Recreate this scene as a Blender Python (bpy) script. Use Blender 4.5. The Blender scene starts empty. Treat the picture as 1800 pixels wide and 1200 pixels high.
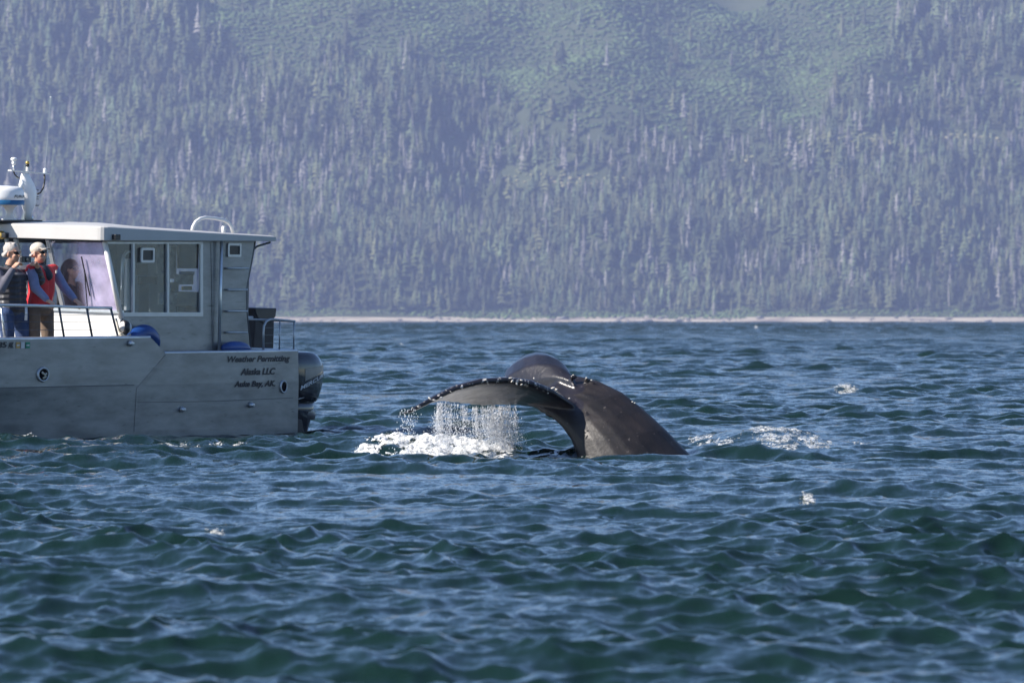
import bpy, bmesh, math, random
import numpy as np
from mathutils import Vector, Matrix, kdtree

R = math.radians
random.seed(7)
rng = np.random.default_rng(11)
sc = bpy.context.scene
col = sc.collection

# ------------------------------------------------------------------ camera, sky, sun, exposure
HAZE_D = 0.84e-4
HAZE_COL = (0.50, 0.61, 1.0, 1)
CAM_H = 1.45            # metres above the sea
FPX = 10000.0           # 200 mm lens on a 36 mm frame, in pixels of an 1800 px wide picture
HZ = 563.0
cam_d = bpy.data.cameras.new('camera')
cam_d.sensor_width = 36.0
cam_d.lens = 200.0
cam_d.shift_y = -(600.0 - HZ) / 1800.0
cam_d.clip_start = 0.5
cam_d.clip_end = 30000.0
cam_d.dof.use_dof = True
cam_d.dof.focus_distance = 66.0
cam_d.dof.aperture_fstop = 6.5
cam = bpy.data.objects.new('camera', cam_d)
cam.location = (0, 0, CAM_H)
cam.rotation_euler = (math.pi / 2, 0, 0)
col.objects.link(cam)
sc.camera = cam

SUN_EL = 36.0
SUN_AZ = 252.0          # clockwise from +Y
world = bpy.data.worlds.new('World')
sc.world = world
world.use_nodes = True
wn = world.node_tree
sky = wn.nodes.new('ShaderNodeTexSky')
sky.sky_type = 'NISHITA'
sky.sun_disc = False
sky.sun_elevation = R(SUN_EL)
sky.sun_rotation = R(SUN_AZ)
sky.dust_density = 0.1
sky.ozone_density = 7.0
wn.links.new(sky.outputs[0], wn.nodes['Background'].inputs[0])
wn.nodes['Background'].inputs[1].default_value = 0.088

sun_d = bpy.data.lights.new('sun', 'SUN')
sun_d.energy = 5.0
sun_d.angle = R(0.53)
sun_d.color = (1.0, 0.93, 0.84)
sun = bpy.data.objects.new('sun', sun_d)
to_sun = Vector((math.sin(R(SUN_AZ)) * math.cos(R(SUN_EL)), math.cos(R(SUN_AZ)) * math.cos(R(SUN_EL)), math.sin(R(SUN_EL))))
sun.rotation_euler = to_sun.to_track_quat('Z', 'Y').to_euler()
sun.location = (0, 0, 50)
col.objects.link(sun)

sc.view_settings.view_transform = 'Standard'
sc.view_settings.look = 'None'
sc.view_settings.gamma = 1.0
sc.view_settings.use_curve_mapping = False
sc.view_settings.exposure = 0.82
sc.cycles.use_denoising = True
sc.cycles.max_bounces = 8
sc.cycles.transparent_max_bounces = 48
sc.cycles.volume_bounces = 0

def P(u, v, Y):
    """point at depth Y that the photograph shows at pixel (u, v)"""
    return Vector(((u - 900.0) / FPX * Y, Y, CAM_H - (v - HZ) / FPX * Y))

# ------------------------------------------------------------------ materials
MATS = {}
def newmat(name):
    m = bpy.data.materials.new(name)
    m.use_nodes = True
    MATS[name] = m
    nt = m.node_tree
    return m, nt, nt.nodes['Principled BSDF']

def setp(b, **kw):
    for k, v in kw.items():
        b.inputs[k.replace('_', ' ')].default_value = v

def plain(name, c, rough=0.6, metal=0.0, var=0.12, scale=8.0, bump=0.0, bscale=60.0, spec=0.5, coat=0.0):
    """principled colour with a little procedural variation, optionally relief"""
    m, nt, b = newmat(name)
    tc = nt.nodes.new('ShaderNodeTexCoord')
    nz = nt.nodes.new('ShaderNodeTexNoise'); nz.inputs['Scale'].default_value = scale; nz.inputs['Detail'].default_value = 4
    nt.links.new(tc.outputs['Object'], nz.inputs['Vector'])
    mr = nt.nodes.new('ShaderNodeMapRange')
    mr.inputs['From Min'].default_value = 0.3; mr.inputs['From Max'].default_value = 0.7
    mr.inputs['To Min'].default_value = 1 - var; mr.inputs['To Max'].default_value = 1 + var
    nt.links.new(nz.outputs['Fac'], mr.inputs['Value'])
    mx = nt.nodes.new('ShaderNodeVectorMath'); mx.operation = 'SCALE'
    mx.inputs[0].default_value = c
    nt.links.new(mr.outputs[0], mx.inputs['Scale'])
    nt.links.new(mx.outputs[0], b.inputs['Base Color'])
    setp(b, Roughness=rough, Metallic=metal, Specular_IOR_Level=spec, Coat_Weight=coat)
    if bump:
        n2 = nt.nodes.new('ShaderNodeTexNoise'); n2.inputs['Scale'].default_value = bscale; n2.inputs['Detail'].default_value = 3
        nt.links.new(tc.outputs['Object'], n2.inputs['Vector'])
        bp = nt.nodes.new('ShaderNodeBump'); bp.inputs['Strength'].default_value = bump; bp.inputs['Distance'].default_value = 0.01
        nt.links.new(n2.outputs['Fac'], bp.inputs['Height'])
        nt.links.new(bp.outputs[0], b.inputs['Normal'])
    return m

# ------------------------------------------------------------------ mesh helpers
def tag(o, label=None, cat=None, group=None, kind=None):
    if label: o['label'] = label
    if cat: o['category'] = cat
    if group: o['group'] = group
    if kind: o['kind'] = kind
    return o

def link(name, me, mat=None, parent=None):
    o = bpy.data.objects.new(name, me)
    col.objects.link(o)
    if mat is not None:
        me.materials.append(MATS[mat] if isinstance(mat, str) else mat)
    if parent is not None:
        o.parent = parent
    return o

def empty(name, loc=(0, 0, 0)):
    o = bpy.data.objects.new(name, None)
    o.location = loc
    o.empty_display_size = 0.1
    col.objects.link(o)
    return o

def np_mesh(name, V, F, smooth=False):
    """fast mesh from a vertex array (n,3) and a face array (m,3 or 4)"""
    V = np.asarray(V, dtype=np.float32); F = np.asarray(F, dtype=np.int32)
    me = bpy.data.meshes.new(name)
    k = F.shape[1]
    me.vertices.add(len(V)); me.vertices.foreach_set('co', V.ravel())
    me.loops.add(F.size); me.loops.foreach_set('vertex_index', F.ravel())
    me.polygons.add(len(F))
    me.polygons.foreach_set('loop_start', np.arange(0, F.size, k, dtype=np.int32))
    me.polygons.foreach_set('loop_total', np.full(len(F), k, dtype=np.int32))
    if smooth:
        me.polygons.foreach_set('use_smooth', np.ones(len(F), dtype=bool))
    me.update(calc_edges=True)
    return me

class MB:
    def __init__(s):
        s.v = []; s.f = []
    def add(s, verts, faces):
        o = len(s.v)
        s.v += [tuple(x) for x in verts]
        s.f += [tuple(i + o for i in f) for f in faces]
        return s
    def box(s, lo, hi):
        (a, b, c), (d, e, f) = lo, hi
        v = [(a, b, c), (d, b, c), (d, e, c), (a, e, c), (a, b, f), (d, b, f), (d, e, f), (a, e, f)]
        return s.add(v, [(0, 3, 2, 1), (4, 5, 6, 7), (0, 1, 5, 4), (1, 2, 6, 5), (2, 3, 7, 6), (3, 0, 4, 7)])
    def prism(s, poly, off):
        """closed prism: 3D polygon swept by vector off"""
        n = len(poly); off = Vector(off)
        a = [Vector(p) for p in poly]; b = [p + off for p in a]
        return s.add(a + b, [tuple(range(n))[::-1], tuple(range(n, 2 * n))] + [(i, (i + 1) % n, n + (i + 1) % n, n + i) for i in range(n)])
    def tube(s, pts, r, n=10, caps=True):
        pts = [Vector(p) for p in pts]
        rs = r if isinstance(r, (list, tuple)) else [r] * len(pts)
        rings = []
        up = None
        for i, p in enumerate(pts):
            t = (pts[min(i + 1, len(pts) - 1)] - pts[max(i - 1, 0)])
            t = t.normalized() if t.length > 1e-9 else Vector((0, 0, 1))
            if up is None:
                up = Vector((0, 0, 1)) if abs(t.z) < 0.9 else Vector((1, 0, 0))
            x = up.cross(t)
            if x.length < 1e-6: x = Vector((1, 0, 0)).cross(t)
            x.normalize(); y = t.cross(x).normalized(); up = y
            rings.append([p + (x * math.cos(2 * math.pi * k / n) + y * math.sin(2 * math.pi * k / n)) * rs[i] for k in range(n)])
        return s.loft(rings, caps)
    def loft(s, rings, caps=True):
        n = len(rings[0]); v = [q for r_ in rings for q in r_]; f = []
        for i in range(len(rings) - 1):
            for k in range(n):
                f.append((i * n + k, i * n + (k + 1) % n, (i + 1) * n + (k + 1) % n, (i + 1) * n + k))
        if caps:
            f.append(tuple(range(n))[::-1]); f.append(tuple(range((len(rings) - 1) * n, len(rings) * n)))
        return s.add(v, f)
    def lathe(s, prof, c, n=24, axis=(0, 0, 1), closed=True):
        """profile of (radius, height) about an axis through c"""
        c = Vector(c); a = Vector(axis).normalized()
        x = a.orthogonal().normalized(); y = a.cross(x)
        rings = [[c + a * h + (x * math.cos(2 * math.pi * k / n) + y * math.sin(2 * math.pi * k / n)) * max(r_, 1e-4) for k in range(n)] for r_, h in prof]
        return s.loft(rings, closed)
    def ell(s, c, rad, rot=None, nu=14, nv=10):
        c = Vector(c); rings = []
        for j in range(nv + 1):
            th = math.pi * j / nv
            rr = max(math.sin(th), 0.02)
            ring = []
            for k in range(nu):
                ph = 2 * math.pi * k / nu
                q = Vector((rad[0] * rr * math.cos(ph), rad[1] * rr * math.sin(ph), -rad[2] * math.cos(th)))
                if rot is not None: q = rot @ q
                ring.append(c + q)
            rings.append(ring)
        return s.loft(rings, True)
    def cap(s, a, b, ra, rb, n=12):
        """tapered capsule"""
        a = Vector(a); b = Vector(b); d = (b - a)
        L = d.length
        if L < 1e-6: return s.ell(a, (ra, ra, ra))
        t = d / L
        x = t.orthogonal().normalized(); y = t.cross(x)
        prof = []
        for k in range(1, 5): prof.append((ra * math.sin(k * math.pi / 8), -ra * math.cos(k * math.pi / 8)))
        for k in range(0, 4): prof.append((rb * math.cos(k * math.pi / 8), L + rb * math.sin(k * math.pi / 8)))
        rings = [[a + t * h + (x * math.cos(2 * math.pi * k / n) + y * math.sin(2 * math.pi * k / n)) * r_ for k in range(n)] for r_, h in prof]
        return s.loft(rings, True)
    def mesh(s, name, smooth=False):
        me = bpy.data.meshes.new(name)
        me.from_pydata([tuple(q) for q in s.v], [], s.f)
        bm = bmesh.new(); bm.from_mesh(me)
        bmesh.ops.recalc_face_normals(bm, faces=bm.faces)
        bm.to_mesh(me); bm.free()
        if smooth:
            me.polygons.foreach_set('use_smooth', np.ones(len(me.polygons), dtype=bool))
        me.update()
        return me
    def build(s, name, mat, parent=None, smooth=False, bevel=0.0):
        o = link(name, s.mesh(name, smooth), mat, parent)
        if bevel:
            b = o.modifiers.new('bevel', 'BEVEL'); b.width = bevel; b.segments = 2; b.limit_method = 'ANGLE'
        return o

def fused(mb, voxel, smooth_it=4, factor=0.5):
    """one continuous surface out of overlapping closed shapes"""
    tmp = bpy.data.objects.new('tmp', mb.mesh('tmp'))
    col.objects.link(tmp)
    m = tmp.modifiers.new('r', 'REMESH'); m.mode = 'VOXEL'; m.voxel_size = voxel; m.use_smooth_shade = True
    s_ = tmp.modifiers.new('s', 'SMOOTH'); s_.iterations = smooth_it; s_.factor = factor
    dg = bpy.context.evaluated_depsgraph_get()
    me = bpy.data.meshes.new_from_object(tmp.evaluated_get(dg))
    old = tmp.data
    bpy.data.objects.remove(tmp); bpy.data.meshes.remove(old)
    me.polygons.foreach_set('use_smooth', np.ones(len(me.polygons), dtype=bool))
    return me

def verts_of(me):
    a = np.empty(len(me.vertices) * 3, dtype=np.float32); me.vertices.foreach_get('co', a)
    return a.reshape(-1, 3)

def color_attr(me, name, C):
    at = me.color_attributes.new(name, 'FLOAT_COLOR', 'POINT')
    C = np.asarray(C, dtype=np.float32)
    if C.shape[1] == 3: C = np.concatenate([C, np.ones((len(C), 1), np.float32)], 1)
    at.data.foreach_set('color', C.ravel())

# ------------------------------------------------------------------ the sea: real chop, summed waves with sharpened crests
def make_waves():
    w = []
    r_ = random.Random(5)
    # (wavelength, height, how many, spread of direction)
    bands = [(45.0, 0.20, 6, 45), (17.0, 0.16, 8, 55), (9.0, 0.008, 5, 35), (5.2, 0.011, 7, 38), (3.2, 0.0145, 10, 45), (2.0, 0.0150, 14, 50), (1.25, 0.0118, 18, 58), (0.78, 0.0086, 22, 70), (0.48, 0.0066, 26, 85), (0.30, 0.0052, 28, 95), (0.19, 0.0036, 28, 105), (0.125, 0.0023, 24, 105)]
    for lam, amp, n, spread in bands:
        for _ in range(n):
            L = lam * r_.uniform(0.78, 1.28)
            ang = R(-100 + r_.gauss(0, spread * 0.6))       # travelling towards the camera, a little to the left
            k = 2 * math.pi / L
            w.append((k * math.cos(ang), k * math.sin(ang), amp * r_.uniform(0.6, 1.35) * math.sqrt(6.0 / n) , r_.uniform(0, 2 * math.pi), k, L))
    return w
WAVES = make_waves()
CHOP = 0.95
MOUNDS = [(2.95, 65.5, 0.17, 0.75, 1.6), (-0.85, 61.6, 0.07, 0.75, 1.3)]

def sea_disp(x, y, spacing=None):
    """displacement of the sea surface (dx, dy, dz) at rest positions x, y (arrays)"""
    dx = np.zeros_like(x); dy = np.zeros_like(x); dz = np.zeros_like(x)
    # gusts: patches of rougher and smoother water
    g = np.clip(0.92 + 0.42 * np.sin(x * 0.21 + y * 0.071 + 1.0) * np.sin(y * 0.16 - x * 0.09 + 0.3) + 0.25 * np.sin(x * 0.61 - y * 0.23 + 2.1) * np.sin(y * 0.35 + x * 0.2) + 0.12 * np.sin(x * 1.3 + y * 0.6), 0.35, 1.6)
    # calmer lee in front of the whale's splash; longer waves steepen out in the channel
    lee = 1 - 0.2 * np.exp(-((x + 0.3) / 2.0) ** 2 - ((y - 58.0) / 2.2) ** 2) - 0.45 * np.exp(-((x - 1.3) / 1.1) ** 2 - ((y - 59.7) / 1.2) ** 2)
    far = 1 + 0.6 * np.clip((y - 90) / 150, 0, 1) + 1.0 * np.clip((y - 300) / 500, 0, 1)
    for kx, ky, a, ph, k, L in WAVES:
        th = kx * x + ky * y + ph
        amp = a * (g if L < 4.5 else 1.0) * lee * (far if 0.9 < L < 12 else 1.0)
        if L > 30: amp = amp * np.clip((y - 1400) / 800, 0, 1) * np.clip((4300 - y) / 500, 0, 1)          # the long seas run only out in the channel
        elif L > 12: amp = amp * np.clip((y - 330) / 500, 0, 1) * np.clip((2600 - y) / 800, 0, 1)
        if spacing is not None:
            amp = amp * np.clip((L / spacing - 2.0) / 2.0, 0, 1)
        s_ = np.sin(th) * amp
        dz += np.cos(th) * amp
        dx -= CHOP * kx / k * s_
        dy -= CHOP * ky / k * s_
    # mounds the whale pushed up
    for mx, my, mh, sx, sy in MOUNDS:
        dz += mh * np.exp(-((x - mx) / sx) ** 2 - ((y - my) / sy) ** 2)
    return dx, dy, dz

def sea_z(x, y):
    px = np.atleast_1d(np.asarray(x, float)); py = np.atleast_1d(np.asarray(y, float))
    qx, qy = px.copy(), py.copy()
    for _ in range(4):
        dx, dy, dz = sea_disp(qx, qy)
        qx, qy = px - dx, py - dy
    return sea_disp(qx, qy)[2]

def make_sea():
    ys = list(np.linspace(-600, 4, 14)); y = 4.5
    while y < 5060:
        ys.append(y)
        if y < 20: st = 0.30 if y < 14 else 0.07
        elif y < 400: st = max(0.036, 0.00135 * y)
        elif y < 1500: st = 0.0022 * y
        else: st = 0.0035 * y
        y += st
    ys.append(5060.0); ys = np.array(ys)
    st = np.gradient(ys)
    n_in = 190
    t_in = np.linspace(-1, 1, n_in)
    # columns: dense where the picture looks, then widening strips on both sides
    outer = 1 + 0.012 * (1.42 ** np.arange(1, 20) - 1) / 0.42
    t = np.concatenate([-outer[::-1], t_in, outer])
    half = 0.098 * np.abs(ys) + 0.7
    X = t[None, :] * half[:, None]
    Y = np.repeat(ys[:, None], len(t), 1)
    dxs = half[:, None] * np.gradient(t)[None, :]
    sp = np.maximum(dxs * 0.8, st[:, None])
    ax, ay, az = sea_disp(X.ravel(), Y.ravel(), sp.ravel())
    V = np.stack([X.ravel() + ax, Y.ravel() + ay, az], 1)
    nr, nc = X.shape
    i = np.arange(nr - 1)[:, None] * nc + np.arange(nc - 1)[None, :]
    F = np.stack([i, i + 1, i + nc + 1, i + nc], -1).reshape(-1, 4)
    print('SEA verts', len(V))
    return np_mesh('sea_water', V, F, True)

m, nt, b = newmat('sea')
tc = nt.nodes.new('ShaderNodeTexCoord')
setp(b, Roughness=0.05, IOR=1.333, Base_Color=(0.0055, 0.0185, 0.0140, 1))
# fine ripples: the wind tilts the surface in small facets of several sizes
geo = nt.nodes.new('ShaderNodeNewGeometry')
acc = geo.outputs['Normal']
for sx, sy, amt, det in ((3.0, 3.2, 0.20, 3), (11.0, 3.2, 0.30, 3), (34.0, 10.0, 0.14, 1)):
    mp = nt.nodes.new('ShaderNodeMapping'); mp.inputs['Scale'].default_value = (sx, sy, 1.0); mp.inputs['Rotation'].default_value = (0, 0, R(-10))
    nt.links.new(tc.outputs['Object'], mp.inputs['Vector'])
    nz = nt.nodes.new('ShaderNodeTexNoise'); nz.inputs['Scale'].default_value = 1.0; nz.inputs['Detail'].default_value = det; nz.inputs['Roughness'].default_value = 0.55
    nt.links.new(mp.outputs[0], nz.inputs['Vector'])
    sb = nt.nodes.new('ShaderNodeVectorMath'); sb.operation = 'SUBTRACT'; sb.inputs[1].default_value = (0.5, 0.5, 0.5)
    nt.links.new(nz.outputs['Color'], sb.inputs[0])
    ml = nt.nodes.new('ShaderNodeVectorMath'); ml.operation = 'MULTIPLY'; ml.inputs[1].default_value = (amt, amt, 0.0)
    nt.links.new(sb.outputs[0], ml.inputs[0])
    ad = nt.nodes.new('ShaderNodeVectorMath'); ad.operation = 'ADD'
    nt.links.new(acc, ad.inputs[0]); nt.links.new(ml.outputs[0], ad.inputs[1]); acc = ad.outputs[0]
# out in the channel the short seas are too small to mesh one by one: there they spread the reflection instead
sxyz = nt.nodes.new('ShaderNodeSeparateXYZ'); nt.links.new(tc.outputs['Object'], sxyz.inputs[0])
rgh = nt.nodes.new('ShaderNodeMapRange'); rgh.interpolation_type = 'SMOOTHSTEP'
rgh.inputs['From Min'].default_value = 70; rgh.inputs['From Max'].default_value = 800; rgh.inputs['To Min'].default_value = 0.05; rgh.inputs['To Max'].default_value = 0.44
nt.links.new(sxyz.outputs[1], rgh.inputs[0])
# gusts ruffle it in streaks
mp = nt.nodes.new('ShaderNodeMapping'); mp.inputs['Scale'].default_value = (0.55, 0.035, 1.0); nt.links.new(tc.outputs['Object'], mp.inputs['Vector'])
gn_ = nt.nodes.new('ShaderNodeTexNoise'); gn_.inputs['Scale'].default_value = 1.0; gn_.inputs['Detail'].default_value = 5; gn_.inputs['Roughness'].default_value = 0.62; nt.links.new(mp.outputs[0], gn_.inputs['Vector'])
gm = nt.nodes.new('ShaderNodeMapRange'); gm.inputs['From Min'].default_value = 0.36; gm.inputs['From Max'].default_value = 0.64; gm.inputs['To Min'].default_value = 0.45; gm.inputs['To Max'].default_value = 1.45; gm.clamp = True
nt.links.new(gn_.outputs['Fac'], gm.inputs[0])
gr = nt.nodes.new('ShaderNodeMath'); gr.operation = 'MULTIPLY'; nt.links.new(rgh.outputs[0], gr.inputs[0]); nt.links.new(gm.outputs[0], gr.inputs[1])
nt.links.new(gr.outputs[0], b.inputs['Roughness'])
nm = nt.nodes.new('ShaderNodeVectorMath'); nm.operation = 'NORMALIZE'
nt.links.new(acc, nm.inputs[0]); nt.links.new(nm.outputs[0], b.inputs['Normal'])

sea = link('sea_water', make_sea(), 'sea')
tag(sea, 'dark green choppy sea with blue sky glints', 'sea', kind='structure')
# ------------------------------------------------------------------ far shore: beach, hillside, wood
_hw = []
_r = random.Random(21)
for lam, amp, n in ((620, 18, 5), (300, 9, 6), (140, 4, 8), (70, 1.6, 8)):
    for _ in range(n):
        a = _r.uniform(0, 2 * math.pi); L = lam * _r.uniform(0.75, 1.3)
        _hw.append((2 * math.pi / L * math.cos(a), 2 * math.pi / L * math.sin(a), amp * _r.uniform(0.5, 1.2) * 0.75, _r.uniform(0, 6.28)))
SHORE = 5000.0
def shore_y(x):
    return SHORE + 10 * np.sin(x * 0.012 + 0.6) + 6 * np.sin(x * 0.031 + 2)
def hill_z(x, y):
    x = np.asarray(x, float); y = np.asarray(y, float)
    d = y - shore_y(x)
    beach = np.clip(d, -60, 24) * 0.19
    dd = np.maximum(d - 24, 0)
    # a gentle foot, then a steep mountainside
    slope = 0.10 * np.minimum(dd, 30) + 0.47 * np.maximum(dd - 30, 0)
    rel = np.zeros_like(x)
    for kx, ky, a, ph in _hw: rel += a * np.sin(kx * x + ky * y + ph)
    bench = 7 * np.sin(dd * 0.035 + 0.004 * x + 0.8 * np.sin(x * 0.008))
    w = np.clip((dd - 10) / 160, 0, 1)
    top = np.clip((dd - 1000) / 500, 0, 1)
    return beach + (slope + (rel + bench) * w) * (1 - 0.12 * top)

def px(x, y, z):
    return 900 + FPX * x / y, HZ - FPX * (z - CAM_H) / y

m, nt, b = newmat('hillside')
tc = nt.nodes.new('ShaderNodeTexCoord')
nz = nt.nodes.new('ShaderNodeTexNoise'); nz.inputs['Scale'].default_value = 0.03; nz.inputs['Detail'].default_value = 8; nz.inputs['Roughness'].default_value = 0.65
nt.links.new(tc.outputs['Object'], nz.inputs['Vector'])
cr = nt.nodes.new('ShaderNodeValToRGB')
cr.color_ramp.elements[0].position = 0.32; cr.color_ramp.elements[0].color = (0.055, 0.070, 0.034, 1)
cr.color_ramp.elements[1].position = 0.72; cr.color_ramp.elements[1].color = (0.080, 0.092, 0.048, 1)
nt.links.new(nz.outputs['Fac'], cr.inputs[0])
nt.links.new(cr.outputs[0], b.inputs['Base Color']); setp(b, Roughness=0.95, Specular_IOR_Level=0.1)
m, nt, b = newmat('beach')
tc = nt.nodes.new('ShaderNodeTexCoord')
mp = nt.nodes.new('ShaderNodeMapping'); mp.inputs['Scale'].default_value = (0.02, 0.12, 0.3)
nz = nt.nodes.new('ShaderNodeTexNoise'); nz.inputs['Scale'].default_value = 1.0; nz.inputs['Detail'].default_value = 6
nt.links.new(tc.outputs['Object'], mp.inputs[0]); nt.links.new(mp.outputs[0], nz.inputs['Vector'])
cr = nt.nodes.new('ShaderNodeValToRGB')
cr.color_ramp.elements[0].position = 0.36; cr.color_ramp.elements[0].color = (0.20, 0.16, 0.13, 1)
cr.color_ramp.elements[1].position = 0.58; cr.color_ramp.elements[1].color = (0.52, 0.45, 0.34, 1)
nt.links.new(nz.outputs['Fac'], cr.inputs[0]); nt.links.new(cr.outputs[0], b.inputs['Base Color']); setp(b, Roughness=0.9)

def grid_mesh(name, xs, ds, dz=0.0):
    X, Y = np.meshgrid(xs, ds)
    Y = Y + shore_y(X)
    V = np.stack([X.ravel(), Y.ravel(), hill_z(X.ravel(), Y.ravel()) + dz], 1)
    nc = len(xs)
    i = np.arange(len(ds) - 1)[:, None] * nc + np.arange(nc - 1)[None, :]
    return np_mesh(name, V, np.stack([i, i + 1, i + nc + 1, i + nc], -1).reshape(-1, 4), True)
hx = np.concatenate([np.linspace(-2400, -700, 30), np.arange(-690, 691, 10), np.linspace(700, 2400, 30)])
tag(link('hillside', grid_mesh('hillside', hx, np.concatenate([np.arange(23, 880, 9), np.linspace(890, 1650, 30)])), 'hillside'),
    'steep green mountainside across the water under the wood', 'hill', kind='structure')
tag(link('beach', grid_mesh('beach', hx, np.concatenate([np.arange(-60, 23, 4), [23]])), 'beach'), 'pale gravel beach along the foot of the wooded hill', 'beach', kind='structure')

# leaf and bark materials: tint comes with each tree
def foliage(name, base, rnd=False, attr=True):
    m, nt, b = newmat(name)
    if attr:
        at = nt.nodes.new('ShaderNodeAttribute'); at.attribute_name = 'tint'
        src = at.outputs['Color']
    else:
        oi = nt.nodes.new('ShaderNodeObjectInfo')
        cr = nt.nodes.new('ShaderNodeValToRGB')
        cr.color_ramp.elements[0].color = tuple(x * 0.72 for x in base) + (1,)
        cr.color_ramp.elements[1].color = tuple(x * 1.35 for x in base) + (1,)
        nt.links.new(oi.outputs['Random'], cr.inputs[0]); src = cr.outputs[0]
    nt.links.new(src, b.inputs['Base Color'])
    setp(b, Roughness=0.85, Specular_IOR_Level=0.2)
    return m
foliage('wood_mass', None)
foliage('needles', (0.075, 0.092, 0.042), attr=False)
plain('bark', (0.10, 0.08, 0.065), 0.9)
plain('dead_wood', (0.40, 0.36, 0.32), 0.85, var=0.2, scale=0.4)

def conifer(seed, dense=True):
    """a spruce 1 m tall: (trunk verts, faces), (crown verts, faces); crown in ragged tiers of drooping boughs"""
    r_ = random.Random(seed)
    tv, tf = [], []
    for h, rr in ((0.0, 0.016), (0.5, 0.010), (0.97, 0.002)):
        for k in range(3): tv.append((rr * math.cos(k * 2.0944), rr * math.sin(k * 2.0944), h))
    for j in range(2):
        for k in range(3):
            a, b_, c, d = j * 3 + k, j * 3 + (k + 1) % 3, (j + 1) * 3 + (k + 1) % 3, (j + 1) * 3 + k
            tf += [(a, b_, c), (a, c, d)]
    cv, cf = [], []
    nt_ = r_.randint(7, 9)
    w0 = r_.uniform(0.14, 0.23)
    lo = r_.uniform(0.04, 0.16)
    for j in range(nt_):
        h = lo + (1.0 - lo) * (j / nt_) ** 0.92
        rad = w0 * (1 - (j / nt_) ** 1.25) * r_.uniform(0.8, 1.2) + 0.012
        tall = 0.16 * r_.uniform(0.9, 1.25)
        o = len(cv)
        ox, oy = r_.uniform(-.012, .012), r_.uniform(-.012, .012)
        cv.append((ox, oy, min(h + tall, 1.0 + 0.02)))
        n = 6
        a0 = r_.uniform(0, 6.28)
        for k in range(n):
            a = a0 + 2 * math.pi * k / n + r_.uniform(-.25, .25)
            q = rad * (r_.uniform(0.85, 1.35) if k % 2 == 0 else r_.uniform(0.42, 0.7))
            cv.append((ox + q * math.cos(a), oy + q * math.sin(a), h + (r_.uniform(-0.03, 0.012) if k % 2 == 0 else r_.uniform(0.01, 0.04))))
        for k in range(n): cf.append((o, o + 1 + k, o + 1 + (k + 1) % n))
    return (np.array(tv), np.array(tf)), (np.array(cv), np.array(cf))
SPRUCE = [conifer(100 + i) for i in range(7)]

def snag(seed):
    """a dead tree 1 m tall: bare bleached trunk with broken stubs"""
    r_ = random.Random(seed); mb = MB()
    top = r_.uniform(0.8, 1.0)
    mb.tube([(0, 0, 0), (r_.uniform(-.01, .01), 0, 0.4), (r_.uniform(-.02, .02), r_.uniform(-.02, .02), top)], [0.022, 0.016, 0.005], 5)
    for _ in range(9):
        h = r_.uniform(0.3, 0.92) * top; a = r_.uniform(0, 6.28); L = 0.075 * (1.15 - h) * r_.uniform(0.5, 1.3)
        mb.tube([(0, 0, h), (L * math.cos(a), L * math.sin(a), h + r_.uniform(-.02, .03))], [0.006, 0.002], 4)
    return mb
def bush(seed):
    r_ = np.random.default_rng(seed)
    t = (1 + 5 ** .5) / 2
    v = np.array([(-1, t, 0), (1, t, 0), (-1, -t, 0), (1, -t, 0), (0, -1, t), (0, 1, t), (0, -1, -t), (0, 1, -t), (t, 0, -1), (t, 0, 1), (-t, 0, -1), (-t, 0, 1)]) / 1.902
    f = np.array([(0, 11, 5), (0, 5, 1), (0, 1, 7), (0, 7, 10), (0, 10, 11), (1, 5, 9), (5, 11, 4), (11, 10, 2), (10, 7, 6), (7, 1, 8), (3, 9, 4), (3, 4, 2), (3, 2, 6), (3, 6, 8), (3, 8, 9), (4, 9, 5), (2, 4, 11), (6, 2, 10), (8, 6, 7), (9, 8, 1)])
    return v * r_.uniform(0.7, 1.25, (12, 1)) * np.array([1, 1, 0.8]) + np.array([0, 0, 0.35]), f
BUSH = [bush(i) for i in range(6)]

def scatter(name, inst, kind_list, mat, label, cat, z_sink=0.3, smooth=False):
    """join many placed copies into one mass; inst rows: x y z height width rot variant r g b"""
    Vs, Fs, Cs, off = [], [], [], 0
    inst = np.asarray(inst)
    for k, parts in enumerate(kind_list):
        sel = inst[inst[:, 6].astype(int) == k]
        if not len(sel): continue
        bv, bf = parts
        c, s_ = np.cos(sel[:, 5])[:, None], np.sin(sel[:, 5])[:, None]
        x = (bv[:, 0] * c - bv[:, 1] * s_) * sel[:, 4:5] + sel[:, 0:1]
        y = (bv[:, 0] * s_ + bv[:, 1] * c) * sel[:, 4:5] + sel[:, 1:2]
        z = bv[:, 2] * sel[:, 3:4] + sel[:, 2:3] - z_sink
        V = np.stack([x, y, z], -1).reshape(-1, 3)
        F = (bf[None] + (np.arange(len(sel)) * len(bv))[:, None, None]).reshape(-1, 3) + off
        C = np.repeat(sel[:, 7:10], len(bv), 0)
        Vs.append(V); Fs.append(F); Cs.append(C); off += len(V)
    me = np_mesh(name, np.concatenate(Vs), np.concatenate(Fs), smooth)
    color_attr(me, 'tint', np.concatenate(Cs))
    print(name, len(inst), 'copies', len(me.polygons), 'tris')
    return tag(link(name, me, mat), label, cat, kind='stuff')

# where the conifers stop and the brush begins (picture of the hillside, upper edge of the wood)
EDGE_U = [-400, 290, 340, 420, 455, 500, 560, 600, 700, 800, 880, 950, 1000, 1100, 1200, 1300, 1400, 1480, 1580, 1640, 2200]
EDGE_V = [-900, -900, 20, 70, 150, 120, 75, 85, 105, 125, 150, 172, 190, 208, 214, 215, 208, 170, 30, -200, -900]
def gap_noise(u, v):
    return np.sin(u * 0.021 + 1.3) * np.sin(v * 0.047 + u * 0.006) + 0.6 * np.sin(u * 0.057 + v * 0.031 + 2.0) + 0.4 * np.sin(u * 0.13 - v * 0.09)

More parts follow.
